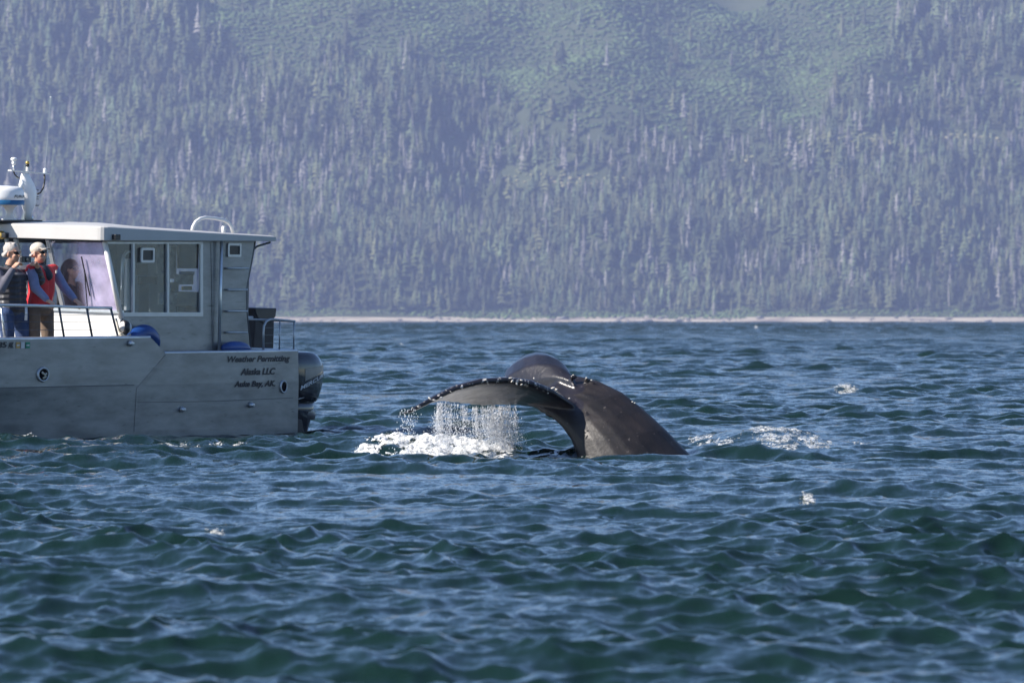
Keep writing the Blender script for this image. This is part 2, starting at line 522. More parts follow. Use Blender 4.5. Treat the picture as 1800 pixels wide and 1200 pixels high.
gx, gy = np.meshgrid(np.arange(-580, 580, 5.8), np.arange(5034, 5790, 5.8))
gx = (gx + rng.uniform(-3.4, 3.4, gx.shape)).ravel(); gy = (gy + rng.uniform(-3.4, 3.4, gy.shape)).ravel()
gz = hill_z(gx, gy)
gu, gv = px(gx, gy, gz)
edge = np.interp(gu, EDGE_U, EDGE_V) + rng.normal(0, 14, gu.shape) + 26 + 16 * np.sin(gu * 0.05) + 12 * np.sin(gu * 0.11 + 1)
gn = gap_noise(gu, gv)
dens = np.where(gv > edge, 0.62, 0.012)
patch = gap_noise(gx * 1.1 + 30, gy * 0.9)
dens = np.where(gv > edge, np.clip(0.66 - 0.22 * patch, 0.30, 0.95), dens)
meadow = np.exp(-((gu - 980) / 130) ** 2 - ((gv - 318) / 19) ** 2) + np.exp(-((gu - 1640) / 230) ** 2 - ((gv - 246) / 15) ** 2) + np.exp(-((gu - 1290) / 60) ** 2 - ((gv - 285) / 13) ** 2) + 0.8 * np.exp(-((gu - 455) / 28) ** 2 - ((gv - 108) / 22) ** 2)
dens = dens * np.clip(1 - 1.2 * meadow, 0.05, 1)
shade_block = (gu > 1525) & (gv > 128) & (gv < 172)
dens = np.where(shade_block, 0.25, dens)
dens = np.where(gv > 548, 0.12, dens)
dens = np.where(gv < -70, 0.0, dens)
pick = rng.random(gu.shape) < dens
cx, cy, cz, cu, cv = gx[pick], gy[pick], gz[pick], gu[pick], gv[pick]
ch = 11 + 18 * rng.random(cx.shape) ** 1.4 + np.where((cu < 700) & (cv < 330), 4.0, 0.0) + 5.0 * gap_noise(cx * 1.1 + 30, cy * 0.9)
ch = np.clip(np.where(cv > 500, ch * 0.85, ch), 8, 36)
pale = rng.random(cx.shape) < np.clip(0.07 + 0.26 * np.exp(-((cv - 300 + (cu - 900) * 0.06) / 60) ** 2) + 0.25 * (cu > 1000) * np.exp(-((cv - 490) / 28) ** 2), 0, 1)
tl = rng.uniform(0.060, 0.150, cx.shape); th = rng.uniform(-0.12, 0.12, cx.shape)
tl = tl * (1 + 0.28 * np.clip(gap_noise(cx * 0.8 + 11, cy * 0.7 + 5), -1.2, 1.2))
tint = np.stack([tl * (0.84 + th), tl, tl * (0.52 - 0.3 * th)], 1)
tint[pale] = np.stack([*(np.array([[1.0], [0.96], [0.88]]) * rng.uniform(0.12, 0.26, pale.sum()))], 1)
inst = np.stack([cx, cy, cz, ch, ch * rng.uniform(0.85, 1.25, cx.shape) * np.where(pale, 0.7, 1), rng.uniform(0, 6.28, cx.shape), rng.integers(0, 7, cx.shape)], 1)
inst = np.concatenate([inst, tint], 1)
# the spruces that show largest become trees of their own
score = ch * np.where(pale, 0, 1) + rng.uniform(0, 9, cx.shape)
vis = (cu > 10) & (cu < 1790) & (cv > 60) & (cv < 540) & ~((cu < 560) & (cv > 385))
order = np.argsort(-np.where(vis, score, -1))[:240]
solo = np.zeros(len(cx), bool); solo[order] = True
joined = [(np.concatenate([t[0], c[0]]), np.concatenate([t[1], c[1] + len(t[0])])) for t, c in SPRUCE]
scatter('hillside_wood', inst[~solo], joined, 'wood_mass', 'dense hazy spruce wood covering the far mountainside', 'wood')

t_me = [np_mesh('trunk', *t) for t, c in SPRUCE]; c_me = [np_mesh('crown', *c) for t, c in SPRUCE]
for a in t_me: a.materials.append(MATS['bark'])
for a in c_me: a.materials.append(MATS['needles'])
def zone(u, v):
    if v < 230: return ('upper left slope', 'tall spruce on the upper left slope beside the brush') if u < 900 else ('upper right slope', 'spruce on the upper right slope under the light brush')
    if v < 400: return ('left middle slope', 'spruce on the left middle slope above the boat and whale') if u < 900 else ('right middle slope', 'spruce among pale snags on the right middle slope')
    return ('left foot of the hill', 'spruce low on the hill above the whale and the beach') if u < 1000 else ('right foot of the hill', 'spruce low on the hill above the right beach')
for i in order:
    k = int(inst[i, 6])
    e = empty('spruce_tree', (cx[i], cy[i], cz[i] - 0.3))
    e.rotation_euler = (0, 0, inst[i, 5]); e.scale = (inst[i, 4], inst[i, 4], inst[i, 3])
    g_, l_ = zone(cu[i], cv[i])
    tag(e, l_, 'tree', 'spruces on the ' + g_)
    for nm, me in (('trunk', t_me[k]), ('crown', c_me[k])):
        o = bpy.data.objects.new(nm, me); col.objects.link(o); o.parent = e

# bleached dead trees
sn = [snag(300 + i).mesh('dead_tree') for i in range(4)]
for a in sn: a.materials.append(MATS['dead_wood'])
cand = np.where((~solo) & (cu > 5) & (cu < 1795) & (cv > 215) & (cv < 535) & ~((cu < 560) & (cv > 385)))[0]
pr = np.exp(-((cv[cand] - 300) / 90) ** 2) + 0.9 * (cu[cand] > 1050) * np.exp(-((cv[cand] - 480) / 45) ** 2) + 0.12
for i in rng.choice(cand, 90, replace=False, p=pr / pr.sum()):
    o = bpy.data.objects.new('dead_tree', sn[random.randrange(4)]); col.objects.link(o)
    s_ = random.uniform(16, 26)
    x_, y_ = cx[i] + random.uniform(-3, 3), cy[i] - 3.0
    o.location = (x_, y_, float(hill_z(x_, y_)) - 0.2); o.scale = (s_ * 1.5, s_ * 1.5, s_); o.rotation_euler = (random.uniform(-.06, .06), random.uniform(-.06, .06), random.uniform(0, 6.28))
    side = 'left' if cu[i] < 900 else 'right'
    part = 'middle of the slope' if cv[i] < 400 else 'foot of the hill'
    tag(o, 'bleached bare dead tree on the %s, %s half' % (part, side), 'tree', 'dead trees %s %s' % (side, part))

# alder brush on the upper slope, between the trees and along the beach
bx, by = np.meshgrid(np.arange(-580, 580, 4.3), np.arange(5026, 5800, 4.3))
bx = (bx + rng.uniform(-2.1, 2.1, bx.shape)).ravel(); by = (by + rng.uniform(-2.6, 2.6, by.shape)).ravel()
bz = hill_z(bx, by); bu, bv_ = px(bx, by, bz)
be = np.interp(bu, EDGE_U, EDGE_V)
bd = np.where(bv_ < be + 30, 0.90, 0.08)
bd = np.where(bv_ > 543, 0.95, bd)
bd = np.where(bv_ < -60, 0, bd)
bd = np.where(shade_block.any() & (bu > 1525) & (bv_ > 128) & (bv_ < 172), 0.6, bd)
bd = np.maximum(bd, 0.9 * (np.exp(-((bu - 980) / 130) ** 2 - ((bv_ - 318) / 19) ** 2) + np.exp(-((bu - 1640) / 230) ** 2 - ((bv_ - 246) / 15) ** 2) + np.exp(-((bu - 1290) / 60) ** 2 - ((bv_ - 285) / 13) ** 2)))
pk = rng.random(bu.shape) < bd
n = pk.sum()
sz = rng.uniform(2.2, 3.9, n) * np.where(bv_[pk] > 540, 0.75, 1)
lum = 1 + 0.20 * np.sin(bu[pk] * 0.035 + 1) * np.sin(bv_[pk] * 0.05) + rng.normal(0, 0.12, n)
tint = np.stack([0.100 * lum, 0.142 * lum, 0.055 * lum], 1) * rng.uniform(0.8, 1.2, (n, 1))
tint = np.clip(tint, 0.02, 0.3)
md = (np.exp(-((bu - 980) / 130) ** 2 - ((bv_ - 318) / 19) ** 2) + np.exp(-((bu - 1640) / 230) ** 2 - ((bv_ - 246) / 15) ** 2) + np.exp(-((bu - 1290) / 60) ** 2 - ((bv_ - 285) / 13) ** 2))[pk][:, None]
tint = tint * (1 - np.clip(md, 0, 1)) + np.array([[0.36, 0.33, 0.19]]) * np.clip(md, 0, 1) * rng.uniform(0.7, 1.2, (n, 1))
inst = np.stack([bx[pk], by[pk], bz[pk], sz * rng.uniform(0.35, 0.7, n), sz, rng.uniform(0, 6.28, n), rng.integers(0, 6, n)], 1)
scatter('alder_brush', np.concatenate([inst, tint], 1), BUSH, 'wood_mass', 'light green alder brush on the upper slope and above the beach', 'brush', smooth=True)

# boulders, ledges and drift logs scattered along the beach
nr_ = 420
rx = rng.uniform(-560, 560, nr_); keep_ = gap_noise(rx * 2.3, rx * 0 + 3) > -0.3; rx = rx[keep_]; nr_ = len(rx)
ry = shore_y(rx) + rng.uniform(1, 26, nr_); rz_ = hill_z(rx, ry)
rs = 0.5 + 1.9 * rng.random(nr_) ** 3; lum = rng.uniform(0.10, 0.30, nr_)
inst = np.stack([rx, ry, rz_, rs * rng.uniform(0.5, 1.0, nr_), rs * rng.uniform(1.0, 2.6, nr_), rng.uniform(-.3, .3, nr_), rng.integers(0, 6, nr_), lum, lum * 0.93, lum * 0.86], 1)
scatter('beach_rocks', inst, BUSH, 'wood_mass', 'dark boulders and ledges along the far beach', 'rocks')

# the wood goes on along the shore on both sides, in simpler trees
def plain_spruce(seed):
    r_ = random.Random(seed); v, f = [], []
    for h, rad, top in ((0.05, 0.17, 0.62), (0.40, 0.11, 1.0)):
        o = len(v); v.append((0, 0, top))
        for k in range(6):
            q = rad * r_.uniform(0.6, 1.25); v.append((q * math.cos(k * 1.0472), q * math.sin(k * 1.0472), h + r_.uniform(-.03, .03)))
        f += [(o, o + 1 + k, o + 1 + (k + 1) % 6) for k in range(6)]
    return np.array(v), np.array(f)
ex, ey = np.meshgrid(np.concatenate([np.arange(-1250, -580, 8), np.arange(580, 1250, 8)]), np.arange(5036, 5790, 8))
ex = (ex + rng.uniform(-4, 4, ex.shape)).ravel(); ey = (ey + rng.uniform(-4, 4, ey.shape)).ravel(); ez = hill_z(ex, ey)
pk = rng.random(ex.shape) < np.clip(0.70 - 0.25 * gap_noise(ex * 1.1 + 30, ey * 0.9), 0.2, 0.95); n = pk.sum()
eh = rng.uniform(12, 28, n); tl = rng.uniform(0.06, 0.14, n)
inst = np.stack([ex[pk], ey[pk], ez[pk], eh, eh * rng.uniform(0.9, 1.3, n), rng.uniform(0, 6.28, n), rng.integers(0, 4, n), tl * 0.84, tl, tl * 0.52], 1)
scatter('hillside_wood', inst, [plain_spruce(i) for i in range(4)], 'wood_mass', 'spruce wood running on along the shore beyond the view', 'wood')
# ------------------------------------------------------------------ the boat
# local axes: x towards the bow, y to port (the side we see), z up; origin at the port corner of the stern on the waterline
HEAD = R(52.0)
bF = Vector((-math.cos(HEAD), -math.sin(HEAD), 0)); bN = Vector((math.sin(HEAD), -math.cos(HEAD), 0))
BOAT_Y = 72.2
B0 = Vector(((521 - 900) / FPX * BOAT_Y, BOAT_Y, 0.0))
BM = Matrix.Translation(B0) @ Matrix(((bF.x, bN.x, 0, 0), (bF.y, bN.y, 0, 0), (0, 0, 1, 0), (0, 0, 0, 1))) @ Matrix.Rotation(R(-1.8), 4, 'X') @ Matrix.Rotation(R(0.35), 4, 'Y')
BI = BM.inverted()
def bl(u, v, p=None, f=None, z=None):
    """boat point seen at pixel (u, v) on the boat plane y = p, x = f or z = z"""
    o = BI @ Vector((0, 0, CAM_H))
    d = BI.to_3x3() @ Vector(((u - 900) / FPX, 1.0, -(v - HZ) / FPX))
    if p is not None: t = (p - o.y) / d.y
    elif f is not None: t = (f - o.x) / d.x
    else: t = (z - o.z) / d.z
    return o + d * t

# ---- materials
m, nt, b = newmat('aluminium')
tc = nt.nodes.new('ShaderNodeTexCoord')
mp = nt.nodes.new('ShaderNodeMapping'); mp.inputs['Scale'].default_value = (1.2, 1.2, 4.0)
nt.links.new(tc.outputs['Object'], mp.inputs[0])
nz = nt.nodes.new('ShaderNodeTexNoise'); nz.inputs['Scale'].default_value = 1.5; nz.inputs['Detail'].default_value = 7; nz.inputs['Roughness'].default_value = 0.6
nt.links.new(mp.outputs[0], nz.inputs['Vector'])
cr = nt.nodes.new('ShaderNodeValToRGB')
cr.color_ramp.elements[0].position = 0.30; cr.color_ramp.elements[0].color = (0.165, 0.172, 0.18, 1)
cr.color_ramp.elements[1].position = 0.62; cr.color_ramp.elements[1].color = (0.28, 0.288, 0.295, 1)
nt.links.new(nz.outputs['Fac'], cr.inputs[0])
# scuffs: short dark rubs
mp2 = nt.nodes.new('ShaderNodeMapping'); mp2.inputs['Scale'].default_value = (3.0, 3.0, 14.0)
nt.links.new(tc.outputs['Object'], mp2.inputs[0])
n2 = nt.nodes.new('ShaderNodeTexNoise'); n2.inputs['Scale'].default_value = 1.6; n2.inputs['Detail'].default_value = 3
nt.links.new(mp2.outputs[0], n2.inputs['Vector'])
c2 = nt.nodes.new('ShaderNodeValToRGB')
c2.color_ramp.elements[0].position = 0.24; c2.color_ramp.elements[0].color = (0.6, 0.6, 0.6, 1)
c2.color_ramp.elements[1].position = 0.36; c2.color_ramp.elements[1].color = (1, 1, 1, 1)
nt.links.new(n2.outputs['Fac'], c2.inputs[0])
mx = nt.nodes.new('ShaderNodeMix'); mx.data_type = 'RGBA'; mx.blend_type = 'MULTIPLY'; mx.inputs[0].default_value = 1.0
nt.links.new(cr.outputs[0], mx.inputs[6]); nt.links.new(c2.outputs[0], mx.inputs[7])
nt.links.new(mx.outputs[2], b.inputs['Base Color'])
rr = nt.nodes.new('ShaderNodeMapRange'); rr.inputs['To Min'].default_value = 0.34; rr.inputs['To Max'].default_value = 0.56
nt.links.new(nz.outputs['Fac'], rr.inputs[0]); nt.links.new(rr.outputs[0], b.inputs['Roughness'])
setp(b, Metallic=0.85)
plain('white_paint', (0.74, 0.73, 0.70), 0.45, var=0.05, scale=3)
plain('roof_paint', (0.50, 0.49, 0.47), 0.5, var=0.05, scale=3)
plain('bright_metal', (0.62, 0.63, 0.64), 0.3, metal=0.7, var=0.06)
plain('frame_metal', (0.40, 0.42, 0.45), 0.35, metal=0.6, var=0.06)
plain('dark_metal', (0.10, 0.11, 0.12), 0.4, metal=0.5)
plain('seam', (0.10, 0.105, 0.11), 0.6)
plain('deck_grey', (0.30, 0.31, 0.32), 0.8)
plain('black_plastic', (0.012, 0.012, 0.014), 0.4, var=0.2)
plain('gloss_black', (0.010, 0.011, 0.014), 0.12, var=0.1, coat=0.6)
plain('motor_grey', (0.17, 0.175, 0.18), 0.35, metal=0.3)
plain('lettering', (0.012, 0.014, 0.020), 0.5, var=0.1)
plain('lettering_silver', (0.70, 0.71, 0.74), 0.35, var=0.05)
plain('fender_blue', (0.012, 0.055, 0.22), 0.35, var=0.2, scale=5)
plain('gelcoat', (0.82, 0.82, 0.80), 0.3, var=0.03)
plain('radar_blue', (0.015, 0.11, 0.25), 0.4)
plain('cushion', (0.10, 0.12, 0.14), 0.8)
plain('cabin_lining', (0.20, 0.21, 0.215), 0.8)
plain('void', (0.006, 0.006, 0.007), 1.0, spec=0.0)
plain('brown_box', (0.035, 0.030, 0.030), 0.6, var=0.2)
plain('sticker_orange', (0.55, 0.32, 0.10), 0.5)
plain('sticker_green', (0.01, 0.24, 0.13), 0.5)
plain('paper', (0.62, 0.60, 0.58), 0.7)
plain('notice', (0.36, 0.35, 0.34), 0.7, var=0.3, scale=12)
plain('brown_wood', (0.12, 0.075, 0.045), 0.6, var=0.25, scale=7)
plain('brass', (0.55, 0.38, 0.10), 0.35, metal=0.6)
plain('rope', (0.55, 0.50, 0.40), 0.9, var=0.25, scale=60)
def glass(name, tint, gloss, rough=0.02, body=0.0, body_col=(0.5, 0.5, 0.6), base=0.05, span=None):
    m = bpy.data.materials.new(name); MATS[name] = m; m.use_nodes = True
    nt = m.node_tree; nt.nodes.remove(nt.nodes['Principled BSDF'])
    tr = nt.nodes.new('ShaderNodeBsdfTransparent'); tr.inputs[0].default_value = tint + (1,)
    gl = nt.nodes.new('ShaderNodeBsdfGlossy'); gl.inputs['Color'].default_value = gloss + (1,); gl.inputs['Roughness'].default_value = rough
    lw = nt.nodes.new('ShaderNodeLayerWeight'); lw.inputs['Blend'].default_value = 0.5
    fr = nt.nodes.new('ShaderNodeMath'); fr.operation = 'POWER'; fr.inputs[1].default_value = 5.0; nt.links.new(lw.outputs['Facing'], fr.inputs[0])
    ad = nt.nodes.new('ShaderNodeMath'); ad.operation = 'ADD'; ad.use_clamp = True; ad.inputs[1].default_value = base
    nt.links.new(fr.outputs[0], ad.inputs[0])
    mx = nt.nodes.new('ShaderNodeMixShader')
    nt.links.new(ad.outputs[0], mx.inputs[0]); nt.links.new(tr.outputs[0], mx.inputs[1]); nt.links.new(gl.outputs[0], mx.inputs[2])
    out = mx.outputs[0]
    if body:     # thin salt film; on the windshield, a sea reflection painted as pale colour
        df = nt.nodes.new('ShaderNodeBsdfDiffuse'); df.inputs[0].default_value = body_col + (1,)
        tc = nt.nodes.new('ShaderNodeTexCoord'); nz = nt.nodes.new('ShaderNodeTexNoise'); nz.inputs['Scale'].default_value = 5.0; nz.inputs['Detail'].default_value = 6
        nt.links.new(tc.outputs['Object'], nz.inputs['Vector'])
        ml = nt.nodes.new('ShaderNodeMath'); ml.operation = 'MULTIPLY'; ml.inputs[1].default_value = body * 2
        nt.links.new(nz.outputs['Fac'], ml.inputs[0])
        if span:   # the painted reflection strengthens towards one side of the pane
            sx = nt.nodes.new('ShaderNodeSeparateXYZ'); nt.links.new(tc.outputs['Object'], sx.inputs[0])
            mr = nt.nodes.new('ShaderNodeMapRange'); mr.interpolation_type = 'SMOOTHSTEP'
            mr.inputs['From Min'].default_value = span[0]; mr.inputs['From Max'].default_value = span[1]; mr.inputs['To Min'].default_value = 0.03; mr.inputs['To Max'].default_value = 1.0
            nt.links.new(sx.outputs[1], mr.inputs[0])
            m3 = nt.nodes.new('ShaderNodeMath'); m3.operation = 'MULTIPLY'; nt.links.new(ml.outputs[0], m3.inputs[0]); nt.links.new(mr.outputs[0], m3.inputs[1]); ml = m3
        m2 = nt.nodes.new('ShaderNodeMixShader')
        nt.links.new(ml.outputs[0], m2.inputs[0]); nt.links.new(out, m2.inputs[1]); nt.links.new(df.outputs[0], m2.inputs[2]); out = m2.outputs[0]
    nt.links.new(out, nt.nodes['Material Output'].inputs['Surface'])
glass('side_glass', (0.72, 0.77, 0.79), (0.9, 0.95, 1.0), body=0.010)
glass('windshield_painted_reflection', (0.90, 0.90, 0.94), (0.90, 0.84, 1.0), body=0.42, body_col=(0.74, 0.66, 0.90), base=0.05, span=(-0.92, -0.55))  # lavender reflection of the sea painted into the pane's colour
glass('dark_glass', (0.10, 0.10, 0.11), (0.8, 0.8, 0.85))

boat = empty('motor_boat')
boat.matrix_world = BM
tag(boat, 'grey aluminium cabin boat with black outboard carrying three people', 'boat')
def bb(mb, name, mat, parent=None, smooth=False, bevel=0.0):
    return mb.build(name, mat, parent or boat, smooth, bevel)

# ---- hull
PH = -0.25                                    # plane of the cabin's port wall
Z_BOW = bl(120, 595, p=0).z
Z_AFT = bl(400, 619, p=0).z
F_ST1 = bl(265, 596, p=0).x; F_ST0 = bl(291, 620, p=0).x      # where the bulwark steps up
Z_K = bl(120, 679, p=0).z                     # knuckle at the bow
BEAM = 2.8; LOA = 9.6
def top_z(f):
    if f <= F_ST0: return Z_AFT
    if f >= F_ST1: return Z_BOW + 0.05 * max(0, (f - 6.5) / 2.4) ** 2
    return Z_AFT + (Z_BOW - Z_AFT) * (f - F_ST0) / (F_ST1 - F_ST0)
def inset(f, k):                              # how far the side turns in towards the bow
    g = max(0.0, (f - 4.6) / (LOA - 4.6))
    return k * (BEAM / 2) * g ** 2.1
def section(f):
    zt = top_z(f); g = max(0.0, (f - 3.4) / (LOA - 3.4))
    p_top = -inset(f, 0.86); p_kn = -inset(f, 0.92) - 0.02 * g
    p_ch = -0.03 - inset(f, 1.0) - 0.16 * g; z_ch = 0.02 + 0.35 * g ** 2
    return [(p_top, zt), (p_kn, Z_K), (p_ch, z_ch), (-BEAM / 2, -0.42 + 0.5 * g ** 3)]
st = [0.0, 0.4, 0.9, 1.6, F_ST0 - 0.001, F_ST1] + [F_ST1 + (LOA - F_ST1) * k / 20 for k in range(1, 21)]
rings = []
T = 0.05
for f in st:
    s_ = section(f); port = [Vector((f - (0.06 * (1 - z / 1.1) if f == 0 else 0), p, z)) for p, z in s_]
    zi = 0.62 if f > F_ST1 - 0.01 else s_[0][1] - 0.05
    inner = [Vector((f, s_[0][0] - T, s_[0][1])), Vector((f, s_[0][0] - T - 0.02, zi))]
    star = [Vector((q.x, -BEAM - q.y, q.z)) for q in port + inner]
    # run round the section: inner port, port side, keel, starboard side, inner starboard, deck
    ring = [inner[1], inner[0]] + port + [star[2], star[1], star[0], star[4], star[5]]
    rings.append(ring)
hull = MB().loft(rings, True)
ho = bb(hull, 'hull', 'aluminium')
# welded plate seams
def strip(pts, w, name, mat, parent=None, out=(0, 0.004, 0)):
    mb = MB(); o_ = Vector(out)
    for a, b_ in zip(pts[:-1], pts[1:]):
        a, b_ = Vector(a), Vector(b_)
        mb.prism([a + Vector((0, 0, -w)), b_ + Vector((0, 0, -w)), b_ + Vector((0, 0, w)), a + Vector((0, 0, w))], o_)
    return bb(mb, name, mat, parent)
def side_p(f, z):
    s_ = section(f)
    for (p0, z0), (p1, z1) in zip(s_[:-1], s_[1:]):
        if z1 <= z <= z0: return p0 + (p1 - p0) * (z0 - z) / max(z0 - z1, 1e-6)
    return s_[0][0]
zs = [bl(u, v, p=0) for u, v in ((240, 707), (380, 705), (516, 699))]
strip([(q.x, side_p(q.x, q.z), q.z) for q in zs], 0.0045, 'plate_seam', 'seam', ho)
us = [bl(u, 679, p=0).x for u in (236, 200, 160, 120, 80, 40, 0, -40, -90, -140)]
strip([(f, side_p(f, Z_K) - 0.001, Z_K) for f in us], 0.006, 'plate_seam', 'seam', ho)
q0, q1 = bl(262, 601, p=0), bl(240, 762, p=0)
# lapped plate: the heavier after side plate stands a little proud
pts = [bl(u, v, p=0) for u, v in ((240, 682), (291, 623), (519, 619.5), (514, 752), (238, 758))]
mb = MB().prism([(q.x, side_p(q.x, q.z) + 0.001, q.z) for q in pts], (0, 0.0035, 0))
bb(mb, 'side_plate', 'aluminium', ho)
# gunwale cap
def cap_line(fs, dz=0.0):
    return [Vector((f, section(f)[0][0] - T / 2, top_z(f) + dz)) for f in fs]
bb(MB().tube(cap_line([F_ST1 + (LOA - 0.3 - F_ST1) * k / 18 for k in range(19)], 0.0), 0.026, 8), 'gunwale', 'bright_metal', ho, True)
bb(MB().tube(cap_line([0.0, 0.7, F_ST0]), 0.024, 8), 'gunwale', 'bright_metal', ho, True)
mb = MB().box((F_ST1 + 0.02, -BEAM + 0.10, 0.605), (6.2, -0.10, 0.618))
# hawse holes and fittings
def ring_part(u, v, ru, rv, name, parent):
    c = bl(u, v, p=0); pp = side_p(c.x, c.z)
    n = 24
    def loop(a, b_, dp): return [Vector((c.x + a * math.cos(2 * math.pi * k / n), pp + dp, c.z + b_ * math.sin(2 * math.pi * k / n))) for k in range(n)]
    mb = MB().loft([loop(ru * 0.76, rv * 0.76, 0.006), loop(ru * 0.80, rv * 0.80, 0.022), loop(ru, rv, 0.018), loop(ru * 1.06, rv * 1.06, 0.003)], False)
    o_ = bb(mb, name, 'frame_metal', parent, True)
    bb(MB().loft([loop(ru * 0.78, rv * 0.78, 0.006), loop(ru * 0.78, rv * 0.78, 0.012)], True), 'opening', 'void', o_)
    return c, pp
c, pp = ring_part(75.5, 658, 0.105, 0.088, 'hawse_pipe', ho)
mb = MB().tube([(c.x + 0.03, pp + 0.010, c.z + 0.03), (c.x - 0.01, pp + 0.03, c.z - 0.005), (c.x - 0.05, pp + 0.015, c.z + 0.012)], 0.014, 8)
mb.tube([(c.x + 0.01, pp + 0.012, c.z - 0.05), (c.x - 0.03, pp + 0.03, c.z - 0.02)], 0.014, 8)
bb(mb, 'mooring_line', 'rope', boat, True)
ring_part(498, 679.5, 0.066, 0.080, 'scupper', ho)
for u, v, r_ in ((227.5, 603, 0.036), (320, 719, 0.034), (441, 711, 0.034)):
    c = bl(u, v, p=0); pp = side_p(c.x, c.z)
    mb = MB().lathe([(r_, 0.0), (r_ * 1.05, 0.02), (r_ * 0.8, 0.035), (r_ * 0.72, 0.062), (r_ * 0.4, 0.064)], (c.x, pp, c.z), 14, (0, 1, -0.12))
    bb(mb, 'through_hull_fitting', 'bright_metal', ho, True)

# ---- lettering
def text(s_, u0, u1, v0, v1, p, name, mat, parent, shear=0.0, bold=0.0, lift=0.006):
    cu = bpy.data.curves.new('t', 'FONT'); cu.body = s_; cu.size = 1.0; cu.shear = shear; cu.offset = bold; cu.extrude = 0.0; cu.resolution_u = 4
    ob = bpy.data.objects.new('t', cu); col.objects.link(ob)
    dg = bpy.context.evaluated_depsgraph_get()
    me = bpy.data.meshes.new_from_object(ob.evaluated_get(dg)); bpy.data.objects.remove(ob)
    V = verts_of(me); lo, hi = V.min(0), V.max(0)
    a, b_ = bl(u0, v1, p=p), bl(u1, v0, p=p)
    out = np.empty_like(V)
    tx = (V[:, 0] - lo[0]) / (hi[0] - lo[0]); ty = (V[:, 1] - lo[1]) / (hi[1] - lo[1])
    out[:, 0] = a.x + (b_.x - a.x) * tx
    out[:, 2] = a.z + (b_.z - a.z) * ty
    out[:, 1] = [side_p(x, z) + lift for x, z in zip(out[:, 0], out[:, 2])] if p == 0 else p + lift
    me.vertices.foreach_set('co', out.ravel()); me.update()
    return link(name, me, mat, parent)
text('Weather Permitting', 399, 509.5, 624, 640, 0, 'lettering', 'lettering', ho, 0.25, 0.038)
text('Alaska LLC', 422, 484, 646, 659.5, 0, 'lettering', 'lettering', ho, 0.25, 0.040)
text('Auke Bay, AK.', 411, 484, 668, 683.5, 0, 'lettering', 'lettering', ho, 0.25, 0.040)
text('6885', -17, 14.5, 600.5, 611.5, 0, 'registration_number', 'lettering', ho, 0.12, 0.03)
text('AK', 16.5, 25.5, 601, 611.8, 0, 'registration_number', 'lettering', ho, 0.12, 0.03)
for u0, u1, mt in ((29.5, 36.5, 'sticker_orange'), (37.5, 44, 'paper'), (45.5, 53, 'sticker_green')):
    a, b_ = bl(u0, 612, p=0), bl(u1, 601, p=0)
    mb = MB().prism([(a.x, side_p(a.x, a.z) + 0.003, a.z), (b_.x, side_p(b_.x, a.z) + 0.003, a.z), (b_.x, side_p(b_.x, b_.z) + 0.003, b_.z), (a.x, side_p(a.x, b_.z) + 0.003, b_.z)], (0, 0.003, 0))
    so = bb(mb, 'registration_sticker', mt, ho)
    if mt != 'paper':
        a, b_ = bl(u0 + 1, 608, p=0), bl(u1 - 1.5, 605.8, p=0)
        bb(MB().prism([(a.x, side_p(a.x, a.z) + 0.007, a.z), (b_.x, side_p(b_.x, a.z) + 0.007, a.z), (b_.x, side_p(b_.x, b_.z) + 0.007, b_.z + .006), (a.x, side_p(a.x, b_.z) + 0.007, b_.z)], (0, 0.002, 0)), 'sticker_print', 'paper', so)

# ---- decks
bb(MB().prism([(0.02, -0.07, Z_AFT - 0.06), (F_ST1, -0.07, Z_AFT - 0.06), (F_ST1, -BEAM + 0.07, Z_AFT - 0.06), (0.02, -BEAM + 0.07, Z_AFT - 0.06)], (0, 0, 0.03)), 'side_deck', 'deck_grey', ho)

# ---- cabin: port wall with real openings
TW = 0.035
def W(u, v): return bl(u, v, p=PH)
def wall_poly(uv, name, mat='aluminium', parent=None, p=PH, t=TW, bevel=0.0):
    pts = [bl(u, v, p=p) for u, v in uv]
    return bb(MB().prism(pts, (0, -t, 0)), name, mat, parent, bevel=bevel)
cabin = bb(MB().prism([W(u, v) for u, v in ((214, 553), (393, 553), (393, 627), (231, 627))], (0, -TW, 0)), 'cabin_wall', 'aluminium')
wall_poly(((186, 420), (357, 420), (357, 428), (187.5, 428)), 'wall_panel', parent=cabin)
wall_poly(((356, 422), (393, 422), (393, 553), (356, 553)), 'wall_panel', parent=cabin)
wall_poly(((393, 422), (449, 422), (445, 440), (433, 508), (433.5, 545), (441, 627), (393, 627)), 'wall_panel', parent=cabin, p=PH - 0.004)
# a slight standing fold between window wall and ladder panel
wall_poly(((371, 426), (374, 426), (377, 620), (374, 620)), 'fold', parent=cabin, p=PH + 0.006, t=0.012)
# window frames
wf = wall_poly(((214, 549), (357, 549), (357, 556), (214, 556)), 'window_frame', 'frame_metal', cabin, PH + 0.018, 0.03)
wall_poly(((352.5, 427), (357, 427), (357, 549), (352.5, 549)), 'window_frame', 'frame_metal', cabin, PH + 0.018, 0.03)
wall_poly(((294.2, 427), (297.6, 427), (297.6, 549), (294.2, 549)), 'window_frame', 'frame_metal', cabin, PH + 0.016, 0.03)
wall_poly(((233.5, 427), (236.8, 427), (236.8, 549), (233.5, 549)), 'window_frame', 'frame_metal', cabin, PH + 0.016, 0.03)
wall_poly(((187, 425.5), (357, 425.5), (357, 428.5), (187, 428.5)), 'window_frame', 'frame_metal', cabin, PH + 0.018, 0.02)
for uv in (((190, 428), (234, 428), (234, 550), (213, 550)), ((236.5, 428), (294.5, 428), (294.5, 550), (236.5, 550)), ((297.3, 428), (353, 428), (353, 550), (297.3, 550))):
    wall_poly(uv, 'window_pane', 'side_glass', cabin, PH - 0.012, 0.006)
